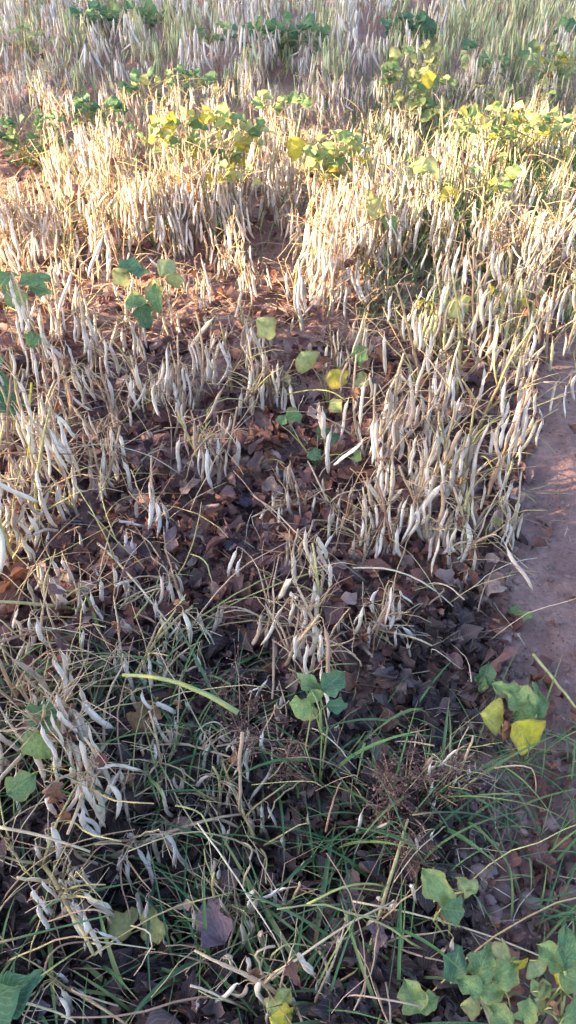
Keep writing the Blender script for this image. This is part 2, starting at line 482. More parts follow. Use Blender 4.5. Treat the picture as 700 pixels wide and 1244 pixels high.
# ------------------------------------------------------------------ dry bean plants: templates
def wander(r, p0, d, L, n, gravity=0.0, jit=0.18):
    pts = [Vector(p0)]
    d = Vector(d).normalized()
    for i in range(n):
        d = (d + Vector((r.uniform(-jit, jit), r.uniform(-jit, jit), r.uniform(-jit, jit) * 0.5 - gravity))).normalized()
        pts.append(pts[-1] + d * L / n)
    return pts


def make_template(seed, h, npods, lodged=False, green=0.0, big=1.0):
    r = random.Random(seed)
    mb = MB()
    pods, leaves = [], []
    lean = Vector((r.uniform(-0.25, 0.25), r.uniform(-0.25, 0.25), 1)) if not lodged else Vector((r.choice([-1, 1]) * r.uniform(0.6, 1.2), r.uniform(-0.8, 0.8), 0.9))
    main = wander(r, (0, 0, -0.02), lean, h * 1.05, 8, 0.10 if lodged else 0.0, 0.12)
    mb.tube(main, [0.0052 - 0.0026 * i / 8 for i in range(9)], 5, r.random() * 0.3)
    axes = [main[3:]]
    nb = r.randint(4, 6)
    for b in range(nb):
        k = r.randint(1, 5)
        a = r.uniform(0, 6.28) + b * 2.4
        sp = r.uniform(0.35, 0.85)
        L = h * r.uniform(0.45, 0.8) * (1 - 0.08 * k)
        br = wander(r, main[k], (math.cos(a) * sp, math.sin(a) * sp, 1.0), L, 6, 0.14 if lodged else 0.03, 0.2)
        mb.tube(br, [0.0032 - 0.0020 * i / 6 for i in range(7)], 4, r.random() * 0.3)
        axes.append(br[1:])
    nsv, nsf = len(mb.v), len(mb.f)
    for q in range(npods):
        ax = r.choice(axes)
        i = r.randint(0, len(ax) - 2); f = r.random()
        p = ax[i].lerp(ax[i + 1], f)
        if p.z < 0.05: p.z = 0.05
        a = r.uniform(0, 6.28)
        out = Vector((math.cos(a), math.sin(a), r.uniform(-0.1, 0.9))) * r.uniform(0.012, 0.035)
        tip = p + out
        mb.tube([p, p + out * 0.6 + Vector((0, 0, 0.004)), tip], [0.001, 0.0009, 0.0009], 3, 0.1)
        g = r.random() < green
        k = r.randrange(len(PODG) if g else len(POD))
        tilt = abs(r.gauss(0, 0.12)) + 0.02
        if r.random() < 0.04: tilt += r.uniform(0.3, 0.8)
        s = r.uniform(0.74, 1.15) * big
        if tip.z < 0.09: s *= 0.85; tilt += 0.15
        Mx = Matrix.Translation(tip) @ Matrix.Rotation(a, 4, 'Z') @ Matrix.Rotation(-tilt, 4, 'Y') @ Matrix.Rotation(r.uniform(0, 6.28), 4, 'Z') @ Matrix.Diagonal((s, s, s, 1))
        pods.append((g, k, Mx))
    # thin side twigs and broken petioles
    for q in range(8 if lodged else 15):
        ax = r.choice(axes); p = r.choice(ax)
        a = r.uniform(0, 6.28)
        tw = wander(r, p, (math.cos(a), math.sin(a), r.uniform(-0.2, 1.2)), r.uniform(0.04, 0.13), 3, 0.15, 0.25)
        mb.tube(tw, [0.0012, 0.001, 0.0009, 0.0007], 3, 0.4 + r.random() * 0.3)
    for q in range(r.choice([0, 0, 1, 2])):
        p = r.choice(r.choice(axes))
        leaves.append((r.choice(['dry_leaf', 'dry_leaf', 'rust_leaf']), r.randrange(9), leaf_matrix(p, r.uniform(0, 6.28), r.uniform(-1.4, -0.5), 0, r.uniform(0.035, 0.06))))
    if green > .6:
        for q in range(r.randint(3, 6)):
            p = r.choice(r.choice(axes))
            leaves.append((r.choice(['leaf_pale', 'leaf_green', 'leaf_pale', 'leaf_yellow']), r.randrange(5), leaf_matrix(p + Vector((0, 0, .02)), r.uniform(0, 6.28), r.uniform(-.8, .3), r.gauss(0, .3), r.uniform(0.04, 0.07))))
    return dict(stem=mb.mesh('stem', M['stem']), nsv=nsv, nsf=nsf, pods=pods, leaves=leaves, h=h)


NEARP = [make_template(620 + k, R.uniform(0.32, 0.42), R.randint(15, 22), False, 0.0 if k < 6 else .12, 1.17) for k in range(8)]
UPR = [make_template(500 + k, R.uniform(0.30, 0.42), R.randint(23, 32), False, 0.0 if k < 7 else 0.25) for k in range(10)]
SPARSE = [make_template(540 + k, R.uniform(0.26, 0.36), R.randint(8, 13), False, 0.0, 1.17) for k in range(5)]
LODG = [make_template(560 + k, R.uniform(0.22, 0.32), R.randint(15, 21), True, 0.0, 1.12) for k in range(6)]
GREENISH = [make_template(580 + k, R.uniform(0.30, 0.42), R.randint(22, 32), False, 0.65) for k in range(6)]


def joined(t):
    mb = MB()
    for g, k, Mx in t['pods']:
        me = (PODG if g else POD)[k]
        vs = [Mx @ v.co for v in me.vertices]
        mb.add(vs, [tuple(p.vertices) for p in me.polygons], R.random())
    key = 'pod_green' if sum(1 for p in t['pods'] if p[0]) > len(t['pods']) * 0.45 else 'pod'
    return mb.mesh('pods', M[key])


plants = []   # (root, pixel, description words, kind word)


def dry_plant(tpl, loc, rz=None, s=1.0, far=False, tilt=(0, 0)):
    root = empty('dry_bean_plant', loc)
    root.rotation_euler = (tilt[0], tilt[1], R.uniform(0, 6.28) if rz is None else rz)
    root.scale = (s, s, s)
    put('stem', tpl['stem'], root)
    if far:
        if 'join' not in tpl: tpl['join'] = joined(tpl)
        o = put('pods', tpl['join'], root); o['kind'] = 'stuff'
    else:
        for g, k, Mx in tpl['pods']:
            old = (not g) and R.random() < .09
            put('green_pod' if g else 'pod', PODG[k] if g else (OLDPOD[k % 6] if old else POD[k]), root, Mx)
    for key, k, Mx in tpl['leaves']:
        put('leaf' if key in LEAF else 'dry_leaf', (LEAF if key in LEAF else DRY)[key][k], root, Mx)
    n = len(tpl['pods'])
    look = 'upright' if tpl in UPR or tpl in SPARSE or tpl in NEARP else ('greenish' if tpl in GREENISH else 'flattened')
    plants.append([root, pix(loc), n, look, far])
    return root


# near and middle plants, placed where the photograph shows them (pixel of the plant's foot)
near = [
    # the row along the path
    ('U', 492, 662, .95), ('U', 535, 682, 1.0), ('S', 583, 700, 1.0), ('S', 612, 668, .9), ('U', 462, 625, 1.0), ('U', 512, 612, 1.0),
    ('U', 556, 622, 1.0), ('U', 592, 590, .95), ('U', 448, 560, .9), ('U', 488, 548, 1.0), ('U', 535, 545, 1.05), ('U', 578, 530, 1.0),
    ('U', 508, 492, 1.0), ('U', 556, 482, 1.05), ('U', 603, 470, 1.0), ('U', 640, 500, .95), ('G', 536, 436, 1.0), ('U', 580, 424, 1.0), ('G', 625, 432, 1.0),
    ('U', 662, 440, 1.0), ('G', 695, 436, 1.0), ('S', 478, 680, .9), ('S', 560, 690, .8),
    # the middle
    ('S', 342, 812, .9), ('S', 398, 822, .95), ('L', 330, 745, .9), ('S', 382, 775, .9), ('S', 448, 790, .8), ('L', 425, 760, .8), ('S', 360, 700, .8),
    ('U', 212, 535, .95), ('S', 248, 575, 1.0), ('S', 262, 590, 1.0), ('S', 305, 515, 1.0), ('U', 182, 500, .95), ('S', 140, 520, 1.0), ('S', 335, 500, .9),
    ('U', 240, 490, .9), ('S', 300, 440, 1.0), ('S', 285, 480, 1.0), ('L', 420, 640, .8), ('S', 440, 690, .8), ('L', 380, 610, .8),
    # the left
    ('U', 48, 640, 1.05), ('U', 5, 650, 1.05), ('U', 95, 630, 1.0), ('U', 45, 560, 1.0), ('L', 70, 720, 1.0),
    ('U', 28, 690, 1.0), ('S', 62, 665, 1.0), ('L', 100, 735, 1.0), ('S', 128, 610, 1.0), ('U', 18, 610, 1.0), ('S', 78, 580, 1.0), ('L', 118, 760, .9),
    ('U', 15, 530, 1.0), ('S', 92, 520, 1.0), ('S', 138, 560, .9), ('U', 60, 470, 1.0), ('U', 120, 460, 1.0), ('S', 170, 440, 1.0), ('S', 190, 640, .8), ('L', 210, 700, .8), ('L', -20, 640, 1.0),
    # lower left, flattened
    ('L', 52, 880, 1.0), ('S', 92, 925, .9), ('L', 132, 890, 1.0), ('S', 152, 985, .8), ('L', 108, 1050, .9), ('S', 98, 1090, .8), ('L', 22, 1010, 1.0), ('L', 40, 960, .9),
    ('S', 262, 990, .75), ('L', 250, 1080, .8), ('S', 338, 1110, .7), ('L', 205, 1160, .8), ('L', 440, 1190, .75), ('L', 300, 1140, .8), ('S', 545, 955, .6), ('L', 475, 1010, .7), ('L', 310, 1215, .8), ('L', 395, 1240, .8),
    ('L', 170, 900, .8), ('L', -15, 900, 1.0), ('L', 360, 900, .6),
    ('L', 230, 1020, .8), ('L', 330, 1060, .8), ('S', 275, 1130, .7), ('L', 130, 1200, .7), ('L', 40, 1180, .7), ('S', 195, 960, .7), ('L', 560, 1020, .6), ('L', 420, 960, .6),
    # around the lit clumps
    ('S', 70, 900, 1.0), ('L', 140, 870, 1.0), ('S', 40, 870, 1.0), ('L', 90, 830, 1.0), ('U', 30, 330, 1.0), ('U', 75, 345, 1.0), ('S', 10, 380, 1.0), ('S', 110, 400, 1.0), ('S', 70, 420, 1.0), ('S', 215, 400, .9), ('S', 250, 400, .9), ('U', 385, 378, 1.0), ('S', 360, 390, 1.0),
    ('U', 430, 350, 1.0), ('S', 465, 375, .8), ('S', 440, 440, .9), ('S', 410, 450, .8), ('S', 475, 420, .8), ('S', 175, 395, .9),
]
BANK = {'U': NEARP, 'S': SPARSE, 'L': LODG, 'G': GREENISH}
nearpts = []
for n_, (kd, px_, py_, s_) in enumerate(near):
    p = ground(px_, py_)
    nearpts.append(p)
    dry_plant(R.choice(BANK[kd]), p, s=s_ * (R.uniform(0.92, 1.04) if py_ < 700 else R.uniform(0.95, 1.08)), tilt=(R.gauss(0, .06), R.gauss(0, .06)))

# thick clumps in the sunlit band
for cx_, cy_, rx_, ry_, n_ in [(38, 318, 42, 14, 7), (130, 262, 50, 24, 11), (195, 300, 50, 26, 13), (275, 290, 48, 22, 12), (395, 352, 34, 18, 7), (455, 330, 34, 14, 7), (620, 350, 60, 24, 10), (420, 290, 50, 16, 7)]:
    for _ in range(n_):
        a_ = R.uniform(0, 6.28); q_ = math.sqrt(R.random())
        p = ground(cx_ + rx_ * q_ * math.cos(a_), cy_ + ry_ * q_ * math.sin(a_))
        nearpts.append(p)
        dry_plant(R.choice(UPR), p, s=R.uniform(.9, 1.05), tilt=(R.gauss(0, .1), R.gauss(0, .1)))

# the dense stand beyond: foot points scattered with a least distance
holes = [(32, 245, 52, 56), (484, 392, 46, 48), (262, 360, 40, 32), (335, 320, 28, 22), (455, 80, 30, 24), (518, 38, 30, 26), (100, 245, 14, 14), (300, 400, 40, 34), (42, 205, 40, 24), (112, 165, 30, 22), (200, 138, 40, 20), (496, 62, 22, 14), (347, 80, 36, 14), (385, 245, 30, 18), (530, 275, 26, 22), (468, 310, 20, 16), (245, 255, 22, 14), (150, 50, 30, 10)]


def scatter(y0, y1, dmin, tries):
    pts = []
    for _ in range(tries):
        y = R.uniform(y0, y1); half = 0.29 * y + 0.50
        x = R.uniform(-half, half)
        q = pix((x, y, 0))
        if any(((q[0] - a) / c) ** 2 + ((q[1] - b) / d) ** 2 < 1 for a, b, c, d in holes): continue
        if q[1] > 402: continue
        if any((x - p.x) ** 2 + (y - p.y) ** 2 < dmin * dmin for p in nearpts): continue
        p = on(x, y); nearpts.append(p); pts.append(p)
    return pts


for p in scatter(2.55, 4.9, 0.165, 6000):
    q = pix(p)
    bank = UPR
    if q[0] > 560 and R.random() < 0.55: bank = GREENISH
    elif R.random() < 0.12: bank = SPARSE
    dry_plant(R.choice(bank), p, s=R.uniform(0.80, 0.98), tilt=(R.gauss(0, .08), R.gauss(0, .08)))
farpts = sorted(scatter(4.9, 9.5, 0.20, 5000), key=lambda p: p.y)
MAX_PLANTS = 300
lowcache = {}
farV, farF, farT = [], [], []
farG = []
farSV, farSF, farST = [], [], []
fn = [0, 0]


def low_template(t):
    if id(t) in lowcache: return lowcache[id(t)]
    mb = MB()
    for g, k, Mx in t['pods']:
        L, W, bend = pod_shapes[k]
        pts = [(0, 0, 0), (0, 0, -.014), (L * bend * .06, 0, -L * .3 - .014), (L * bend * .22, 0, -L * .65 - .014), (L * bend * .45, 0, -L * .95 - .014)]
        sub = MB(); sub.tube(pts, [.001, W * .5, W * .75, W * .62, .0008], 4)
        mb.add([Mx @ Vector(v) for v in sub.v], sub.f, R.random())
    st = t['stem']
    sv = np.array([v.co[:] for v in st.vertices])[:t['nsv']]; sf = [tuple(p.vertices) for p in st.polygons][:t['nsf']]
    lowcache[id(t)] = (np.array(mb.v), mb.f, np.array(mb.t), sv, sf)
    return lowcache[id(t)]


for p in farpts[max(0, MAX_PLANTS - len(plants)):]:
    q = pix(p)
    t = R.choice(GREENISH if (q[0] > 480 and R.random() < 0.75) or R.random() < 0.45 else UPR)
    pv, pf, pt, sv, sf = low_template(t)
    a = R.uniform(0, 6.28); s_ = R.uniform(.9, 1.15)
    rot = np.array([[math.cos(a), -math.sin(a), 0], [math.sin(a), math.cos(a), 0], [R.gauss(0, .05), R.gauss(0, .05), 1]]) * s_
    farV.append(pv @ rot.T + np.array(p)); farT.append(pt + R.random()); farF += [tuple(i + fn[0] for i in f) for f in pf]; farG += [2 if t in GREENISH else 0] * len(pf); fn[0] += len(pv)
    farSV.append(sv @ rot.T + np.array(p)); farSF += [tuple(i + fn[1] for i in f) for f in sf]; fn[1] += len(sv)
me = bpy.data.meshes.new('back_bean_plants')
nv_ = fn[0]
me.from_pydata(np.concatenate(farV + farSV), [], farF + [tuple(i + nv_ for i in f) for f in farSF])
me.materials.append(M['pod']); me.materials.append(M['stem']); me.materials.append(M['pod_green'])
me.polygons.foreach_set('material_index', np.concatenate([np.array(farG, dtype=np.int32), np.ones(len(farSF), dtype=np.int32)]))
me.polygons.foreach_set('use_smooth', np.ones(len(me.polygons), dtype=bool))
me.attributes.new('tint', 'FLOAT', 'POINT').data.foreach_set('value', np.concatenate(farT + [np.full(fn[1], .25)]).astype(np.float32))
uv_ = me.uv_layers.new(name='UVMap'); uv_.data.foreach_set('uv', np.full(len(me.loops) * 2, .5, dtype=np.float32))
tag(put('distant_bean_plants', me), 'farthest dried bean plants merging into one pale stand along the top of the photo', 'bean plants', None, 'stuff')
for p in farpts[:max(0, MAX_PLANTS - len(plants))]:
    q = pix(p)
    bank = GREENISH if (q[0] > 480 and R.random() < 0.5) or R.random() < 0.15 else UPR
    dry_plant(R.choice(bank), p, s=R.uniform(0.9, 1.12), far=True, tilt=(R.gauss(0, .08), R.gauss(0, .08)))


# ------------------------------------------------------------------ leafy plants
def face_cam(loc, up_amt, spin):
    """matrix turning a leaf's top side up and partly to the side it leans to"""
    n = (Vector((R.gauss(0, .35), -1 + R.gauss(0, .35), up_amt))).normalized()
    y = Vector((math.sin(spin), 0.2, math.cos(spin)))
    y = (y - n * y.dot(n)).normalized()
    x = y.cross(n)
    return Matrix(((x.x, y.x, n.x, loc.x), (x.y, y.y, n.y, loc.y), (x.z, y.z, n.z, loc.z), (0, 0, 0, 1)))


leafies = []


def leafy(name, foot, leaves, label, cat, stem='stem_green', group=None):
    """leaves: (px, py, height above ground, length in m, material key, spin, upward amount)"""
    base = ground(*foot)
    root = empty(name, base)
    tag(root, label, cat, group)
    mb = MB()
    done = []
    for L in leaves:
        px_, py_, h, size, key = L[:5]
        spin = L[5] if len(L) > 5 else R.uniform(-2.6, 2.6)
        up = L[6] if len(L) > 6 else R.uniform(0.7, 1.8)
        c = at(px_, py_, base.z + h)
        Mx = face_cam(c, up, spin)
        Mx = Mx @ Matrix.Diagonal((size, size, size, 1)) @ Matrix.Translation((0, -0.5, 0))
        att = Mx @ Vector((0, 0, 0)) - base
        src = Vector((0, 0, 0)) if not done or R.random() < 0.5 else R.choice(done) * 0.6
        mid = (src + att) * 0.5 + Vector((R.gauss(0, .01), R.gauss(0, .01), 0.02))
        mb.tube([src, src.lerp(mid, .5) + Vector((0, 0, .008)), mid, mid.lerp(att, .5) + Vector((0, 0, .006)), att], [0.002, 0.0018, 0.0015, 0.0013, 0.001], 4, R.random())
        done.append(att)
        bank = LEAF if key in LEAF else DRY
        o = put('leaf', R.choice(bank[key]), root, Matrix.Translation(-base) @ Mx)
        if key == 'leaf_yellow': o['label'] = 'yellow leaf'
        if key in ('leaf_orange', 'rust_leaf'): o['label'] = 'orange brown leaf'
    if mb.v: put('stem', mb.mesh('stem', M[stem]), root)
    leafies.append((root, foot))
    return root


def cluster(cx, cy, rx, ry, h0, h1, n, size, keys):
    out = []
    for _ in range(n):
        a = R.uniform(0, 6.28); q = math.sqrt(R.random())
        v = math.sin(a) * q
        out.append((cx + rx * math.cos(a) * q, cy + ry * v, h0 + (h1 - h0) * (0.5 - 0.5 * v), size * R.uniform(0.7, 1.15), R.choice(keys)))
    return out


D_, G_, P_, Y_, O_ = 'leaf_dark', 'leaf_green', 'leaf_pale', 'leaf_yellow', 'leaf_orange'
leafy('leafy_bean_plant', (20, 420), [(8, 335, 0.31, 0.080, G_, .4, 1.2), (42, 340, 0.30, 0.094, G_, 1.0, 1.6), (22, 365, 0.25, 0.084, G_, 2.6, .8), (50, 350, 0.25, 0.075, D_, 2.0, 1.2), (12, 352, 0.23, 0.075, D_, 2.8, .6), (40, 408, 0.19, 0.071, G_, 0.2, 1.0)], 'blue green bean leaves on a leafy plant at the left edge of the photo', 'bean plant')
leafy('leafy_bean_plant', (10, 520), [(4, 465, 0.15, 0.108, G_, 1.4, 1.8), (6, 490, 0.13, 0.108, D_, 1.8, 1.2), (-14, 450, 0.17, 0.108, G_)], 'low green leaves cut by the left edge, below the blue green ones', 'bean plant')
leafy('leafy_bean_plant', (178, 400), [(165, 322, 0.32, 0.111, D_, 1.2, 1.8), (205, 320, 0.32, 0.098, P_, .6, 1.0), (150, 340, 0.29, 0.091, P_, 2.6, .6), (185, 345, 0.26, 0.091, P_, -.6, 1.0), (190, 362, 0.24, 0.091, G_, 2.8, .7), (168, 368, 0.23, 0.085, G_, 2.2, 1.2), (212, 345, 0.26, 0.078, P_, 3, .6), (175, 385, 0.16, 0.078, D_, 3, .6), (158, 358, 0.24, 0.078, P_, -2, 1.0)], 'compact green and yellow leafed bean plant below the brightest sunlit pods', 'bean plant')
leafy('leafy_bean_plant', (42, 205), cluster(42, 168, 44, 33, 0.08, 0.34, 45, 0.059, [G_, G_, D_]), 'bushy green bean plant at the left edge of the bare soil gap', 'bean plant')
leafy('leafy_bean_plant', (112, 165), cluster(112, 136, 39, 21, 0.08, 0.38, 37, 0.062, [D_, D_, G_]), 'dark green leafy plant just right of the bushy green one at upper left', 'bean plant')
leafy('leafy_bean_plant', (200, 135), cluster(200, 104, 67, 26, 0.10, 0.42, 59, 0.062, [D_, G_, D_, P_]), 'wide dark green leafy plant in the back left of the field', 'bean plant')
leafy('leafy_bean_plant', (255, 235), cluster(258, 165, 75, 36, 0.24, 0.50, 64, 0.069, [P_, P_, G_, Y_]) + [(232, 232, 0.24, 0.075, O_), (236, 250, 0.20, 0.075, O_), (215, 222, 0.24, 0.075, O_), (250, 218, 0.24, 0.088, Y_)], 'bean plant with pale green leaves above and orange leaves below, in full sun', 'bean plant')
leafy('leafy_bean_plant', (366, 245), [(361, 186, .32, .125, Y_, 2.9, .5)], 'single large yellow heart shaped leaf on a bare stalk', 'bean plant')
leafy('leafy_bean_plant', (412, 262), cluster(412, 190, 39, 36, 0.20, 0.46, 30, 0.069, [P_, G_, P_, Y_]), 'pale green leafed bean plant right of the single large yellow leaf', 'bean plant')
leafy('leafy_bean_plant', (512, 155), cluster(512, 98, 49, 48, 0.16, 0.48, 56, 0.074, [P_, G_, P_]) + [(521, 100, .34, .10, Y_, 2.8, .6)], 'leafy bean plant with one glowing yellow leaf among pale green ones', 'bean plant')
leafy('leafy_bean_plant', (525, 262), [(532, 202, 0.36, 0.121, P_, 1.6, 1.4), (508, 200, 0.35, 0.088, G_, -1.2, 1.0), (505, 212, 0.31, 0.077, P_), (545, 240, 0.23, 0.083, Y_, 2.8, .6), (555, 238, 0.23, 0.066, Y_, 3, .6), (537, 236, 0.23, 0.066, P_)], 'bean plant holding a broad pale leaf above a pair of yellow ones', 'bean plant')
leafy('leafy_bean_plant', (300, 255), cluster(300, 205, 34, 22, .24, .42, 9, .055, [P_, Y_, P_]), 'loose yellow green leaves right of the orange leafed plant', 'bean plant')
leafy('leafy_bean_plant', (185, 200), cluster(185, 160, 28, 14, .26, .42, 9, .055, [P_, G_, Y_]), 'loose pale leaves left of the orange leafed plant', 'bean plant')
leafy('leafy_bean_plant', (590, 250), cluster(600, 215, 40, 20, .24, .44, 10, .055, [P_, G_, Y_]), 'thin scatter of pale leaves in the right hand stand', 'bean plant')
leafy('leafy_bean_plant', (340, 150), cluster(345, 122, 34, 14, .26, .44, 12, .06, [P_, G_]), 'grey green leaves above the single large yellow leaf', 'bean plant')
leafy('leafy_bean_plant', (600, 90), cluster(590, 70, 50, 18, .22, .44, 18, .06, [G_, D_, P_]), 'greenish patch of leaves near the top right', 'bean plant')
leafy('leafy_bean_plant', (40, 70), cluster(45, 45, 60, 14, .22, .44, 18, .06, [G_, P_]), 'greenish patch of leaves near the top left', 'bean plant')
leafy('leafy_bean_plant', (255, 55), cluster(260, 38, 40, 12, .24, .44, 14, .06, [G_, D_, P_]), 'greenish patch of leaves left of the large dark bush', 'bean plant')
leafy('leafy_bean_plant', (462, 310), [(463, 254, 0.28, 0.105, P_, 2.4, 1.2), (476, 272, 0.23, 0.077, G_, 2.8, .8), (452, 240, 0.29, 0.066, P_)], 'bean plant with two round pale leaves above sunlit pods', 'bean plant')
leafy('leafy_bean_plant', (625, 200), cluster(624, 147, 72, 21, 0.22, 0.47, 48, 0.059, [P_, Y_, P_, G_]), 'yellowing bean plant with a spread of leaves, upper right of the field', 'bean plant')
leafy('leafy_bean_plant', (672, 125), cluster(674, 75, 36, 24, 0.18, 0.46, 37, 0.062, [P_, Y_, G_]), 'yellow green bean plant near the upper right corner', 'bean plant')
leafy('leafy_bean_plant', (690, 70), cluster(690, 44, 26, 21, 0.08, 0.40, 18, 0.070, [G_, D_]), 'dark leafy plant cut by the right edge, near the top', 'bean plant')
leafy('leafy_bean_plant', (560, 440), [(562, 378, .27, .10, P_, 1.2, 1.3), (548, 372, .26, .06, P_, -1.5, 1.0)], 'bean plant with a faded pale green leaf at the near end of the dense stand', 'bean plant')
leafy('leafy_bean_plant', (335, 480), [(328, 402, 0.26, 0.102, P_, 2.6, 1.0), (318, 460, 0.12, 0.072, P_), (340, 462, 0.12, 0.072, P_)], 'slender plant topped by one pale grey green leaf', 'bean plant', 'stem')
leafy('leafy_bean_plant', (400, 500), [(376, 444, 0.18, 0.092, P_, 2.9, .6), (414, 466, 0.13, 0.098, Y_, 2.6, .6), (437, 434, 0.18, 0.069, G_, 3, .6), (398, 448, 0.16, 0.086, 'dry_leaf', 2.8, .5), (440, 460, 0.12, 0.069, P_), (405, 490, 0.08, 0.069, P_)], 'plant with ragged yellow and brown leaves above the dark litter', 'bean plant')
leafy('weed', (385, 570), [(360, 505, .12, .06, G_, 1.4, 1.5), (345, 508, .11, .045, G_), (404, 531, .10, .05, D_, 1.4, 1.0), (391, 525, .1, .045, G_, 3, .6), (380, 552, .07, .045, D_, -1.6, 1.2), (435, 552, .1, .042, G_, 0.1, .5)], 'small green weed with rounded leaves in the dark leaf litter', 'weed')
leafy('weed', (496, 62), cluster(496, 36, 33, 19, 0.08, 0.45, 81, 0.070, [D_]), 'dark green bush beside the red soil strip at the back', 'weed')
leafy('weed', (347, 78), cluster(347, 44, 52, 26, 0.08, 0.45, 94, 0.070, [D_, D_, G_]), 'large dark green bush in the back of the field, left of the smaller one', 'weed')
leafy('weed', (155, 44), cluster(150, 20, 62, 19, 0.08, 0.46, 81, 0.078, [D_, G_]), 'dark green bushy patch at the top left of the field', 'weed')
leafy('weed', (388, 965), [(404, 828, .20, .055, D_, 1.0, .9), (374, 830, .20, .05, D_, -1.0, .8), (362, 858, .18, .055, G_, -1.7, 1.0), (384, 848, .19, .04, G_, 2.9, 1.0), (412, 858, .17, .045, D_, 1.9, 1.0), (378, 872, .16, .045, P_, 2.6, .8)], 'young seedling with dark green leaves on a straight pale stalk', 'seedling')
leafy('weed', (60, 960), [(50, 868, .2, .065, D_, -1.7, 1.2), (46, 905, .16, .075, G_, 2.9, .5)], 'pair of dark green leaves over the pods at lower left', 'weed')
leafy('weed', (20, 1010), [(28, 952, .14, .06, G_, 1.0, 1.0)], 'lone narrow green leaf near the left edge', 'weed')
leafy('leafy_bean_plant', (636, 935), [(648, 905, .10, .105, Y_, 2.9, 1.3), (612, 872, .12, .085, Y_, 2.2, 1.3), (654, 850, .13, .07, G_, .5, 1.2), (630, 846, .14, .075, G_, -.6, 1.4), (618, 840, .13, .06, G_, -1.2, 1.6), (634, 868, .12, .06, G_), (624, 890, .1, .05, 'rust_leaf')], 'bean plant with two bright yellow spotted leaves on the edge of the path', 'bean plant')
leafy('weed', (588, 845), [(590, 820, .06, .05, D_, 0.2, .5), (586, 832, .05, .035, G_, 0.2, .5)], 'tiny upright green sprout just left of the yellow leaves', 'sprout')
leafy('weed', (628, 752), [(622, 742, .03, .04, D_), (636, 748, .03, .045, G_, 1.6, 1.5)], 'small flat green weed at the edge of the path', 'weed')
leafy('weed', (588, 672), [(610, 632, .08, .05, P_, 1.6, 1.2)], 'small pale leaf under the row of pods beside the path', 'weed')
leafy('leafy_bean_plant', (545, 1150), [(532, 1078, .2, 0.066, G_, 2.7, 1.5), (560, 1108, .18, 0.062, D_, 2.3, 1.6), (565, 1075, .17, 0.047, P_), (548, 1100, .12, 0.047, 'rust_leaf')], 'torn green leaves hanging over brown ones above the bottom leaf cluster', 'bean plant')
leafy('leafy_bean_plant', (585, 1225), [(554, 1170, .14, 0.055, D_, 0.1, 1.4), (588, 1168, .15, 0.056, G_, 0.1, 1.8), (618, 1180, .15, 0.051, G_, .6, 1.8), (568, 1195, .14, 0.047, G_, -1.4, 2.0), (615, 1155, .15, 0.048, P_, .8, 1.6), (600, 1205, .13, 0.047, G_, 2.2, 2), (634, 1185, .13, 0.062, Y_, 2.6, 1.2), (580, 1225, .1, 0.047, P_, 2.4, 2), (605, 1232, .1, 0.047, G_)], 'rosette of rounded green leaves near the lower right corner', 'bean plant')
leafy('leafy_bean_plant', (680, 1240), [(688, 1152, .2, 0.058, G_, .3, 1.6), (668, 1160, .19, 0.047, G_, -.6, 1.8), (655, 1185, .17, 0.043, P_, 2.9, 1.4), (696, 1190, .17, 0.047, G_, 2.6, 1.6), (668, 1215, .14, 0.051, P_, 2.2, 1.8), (698, 1230, .14, 0.055, G_), (640, 1225, .14, 0.039, G_), (676, 1190, .16, 0.039, Y_, -2.4, 1.2), (708, 1165, .18, 0.055, G_, 1.6, 1.8), (650, 1240, .12, 0.039, P_), (684, 1225, .15, 0.035, 'rust_leaf'), (660, 1200, .15, 0.039, G_, 1.4, 1.8)], 'pale green leaves with yellow and brown patches in the lower right corner', 'bean plant')
leafy('leafy_bean_plant', (510, 1235), [(500, 1208, .09, 0.051, G_, -.4, 1.8), (520, 1215, .09, 0.039, G_, 1.4, 1.8)], 'pale green leaf low in the grass left of the rosette', 'bean plant')
leafy('weed', (10, 1235), [(20, 1205, .16, .085, D_, 1.0, 1.6), (-12, 1215, .16, .09, D_)], 'broad dark green leaf in the lower left corner', 'weed')
leafy('leafy_bean_plant', (175, 1160), [(148, 1122, .12, .065, P_, 1.0, 1.0), (185, 1120, .13, .075, P_, -.4, 1.2)], 'crumpled olive green leaf over the dark hollow at lower left', 'bean plant')
leafy('weed', (345, 1238), [(342, 1215, .1, .06, P_, 0.5, 1.5), (352, 1238, .1, .06, Y_, 2, 1.5)], 'yellow green mottled leaf at the bottom edge of the photo', 'weed')
leafy('weed', (585, 310), [(583, 298, .15, .06, P_, 2.8, .8)], 'single round pale leaf in the gap right of centre, upper field', 'weed')

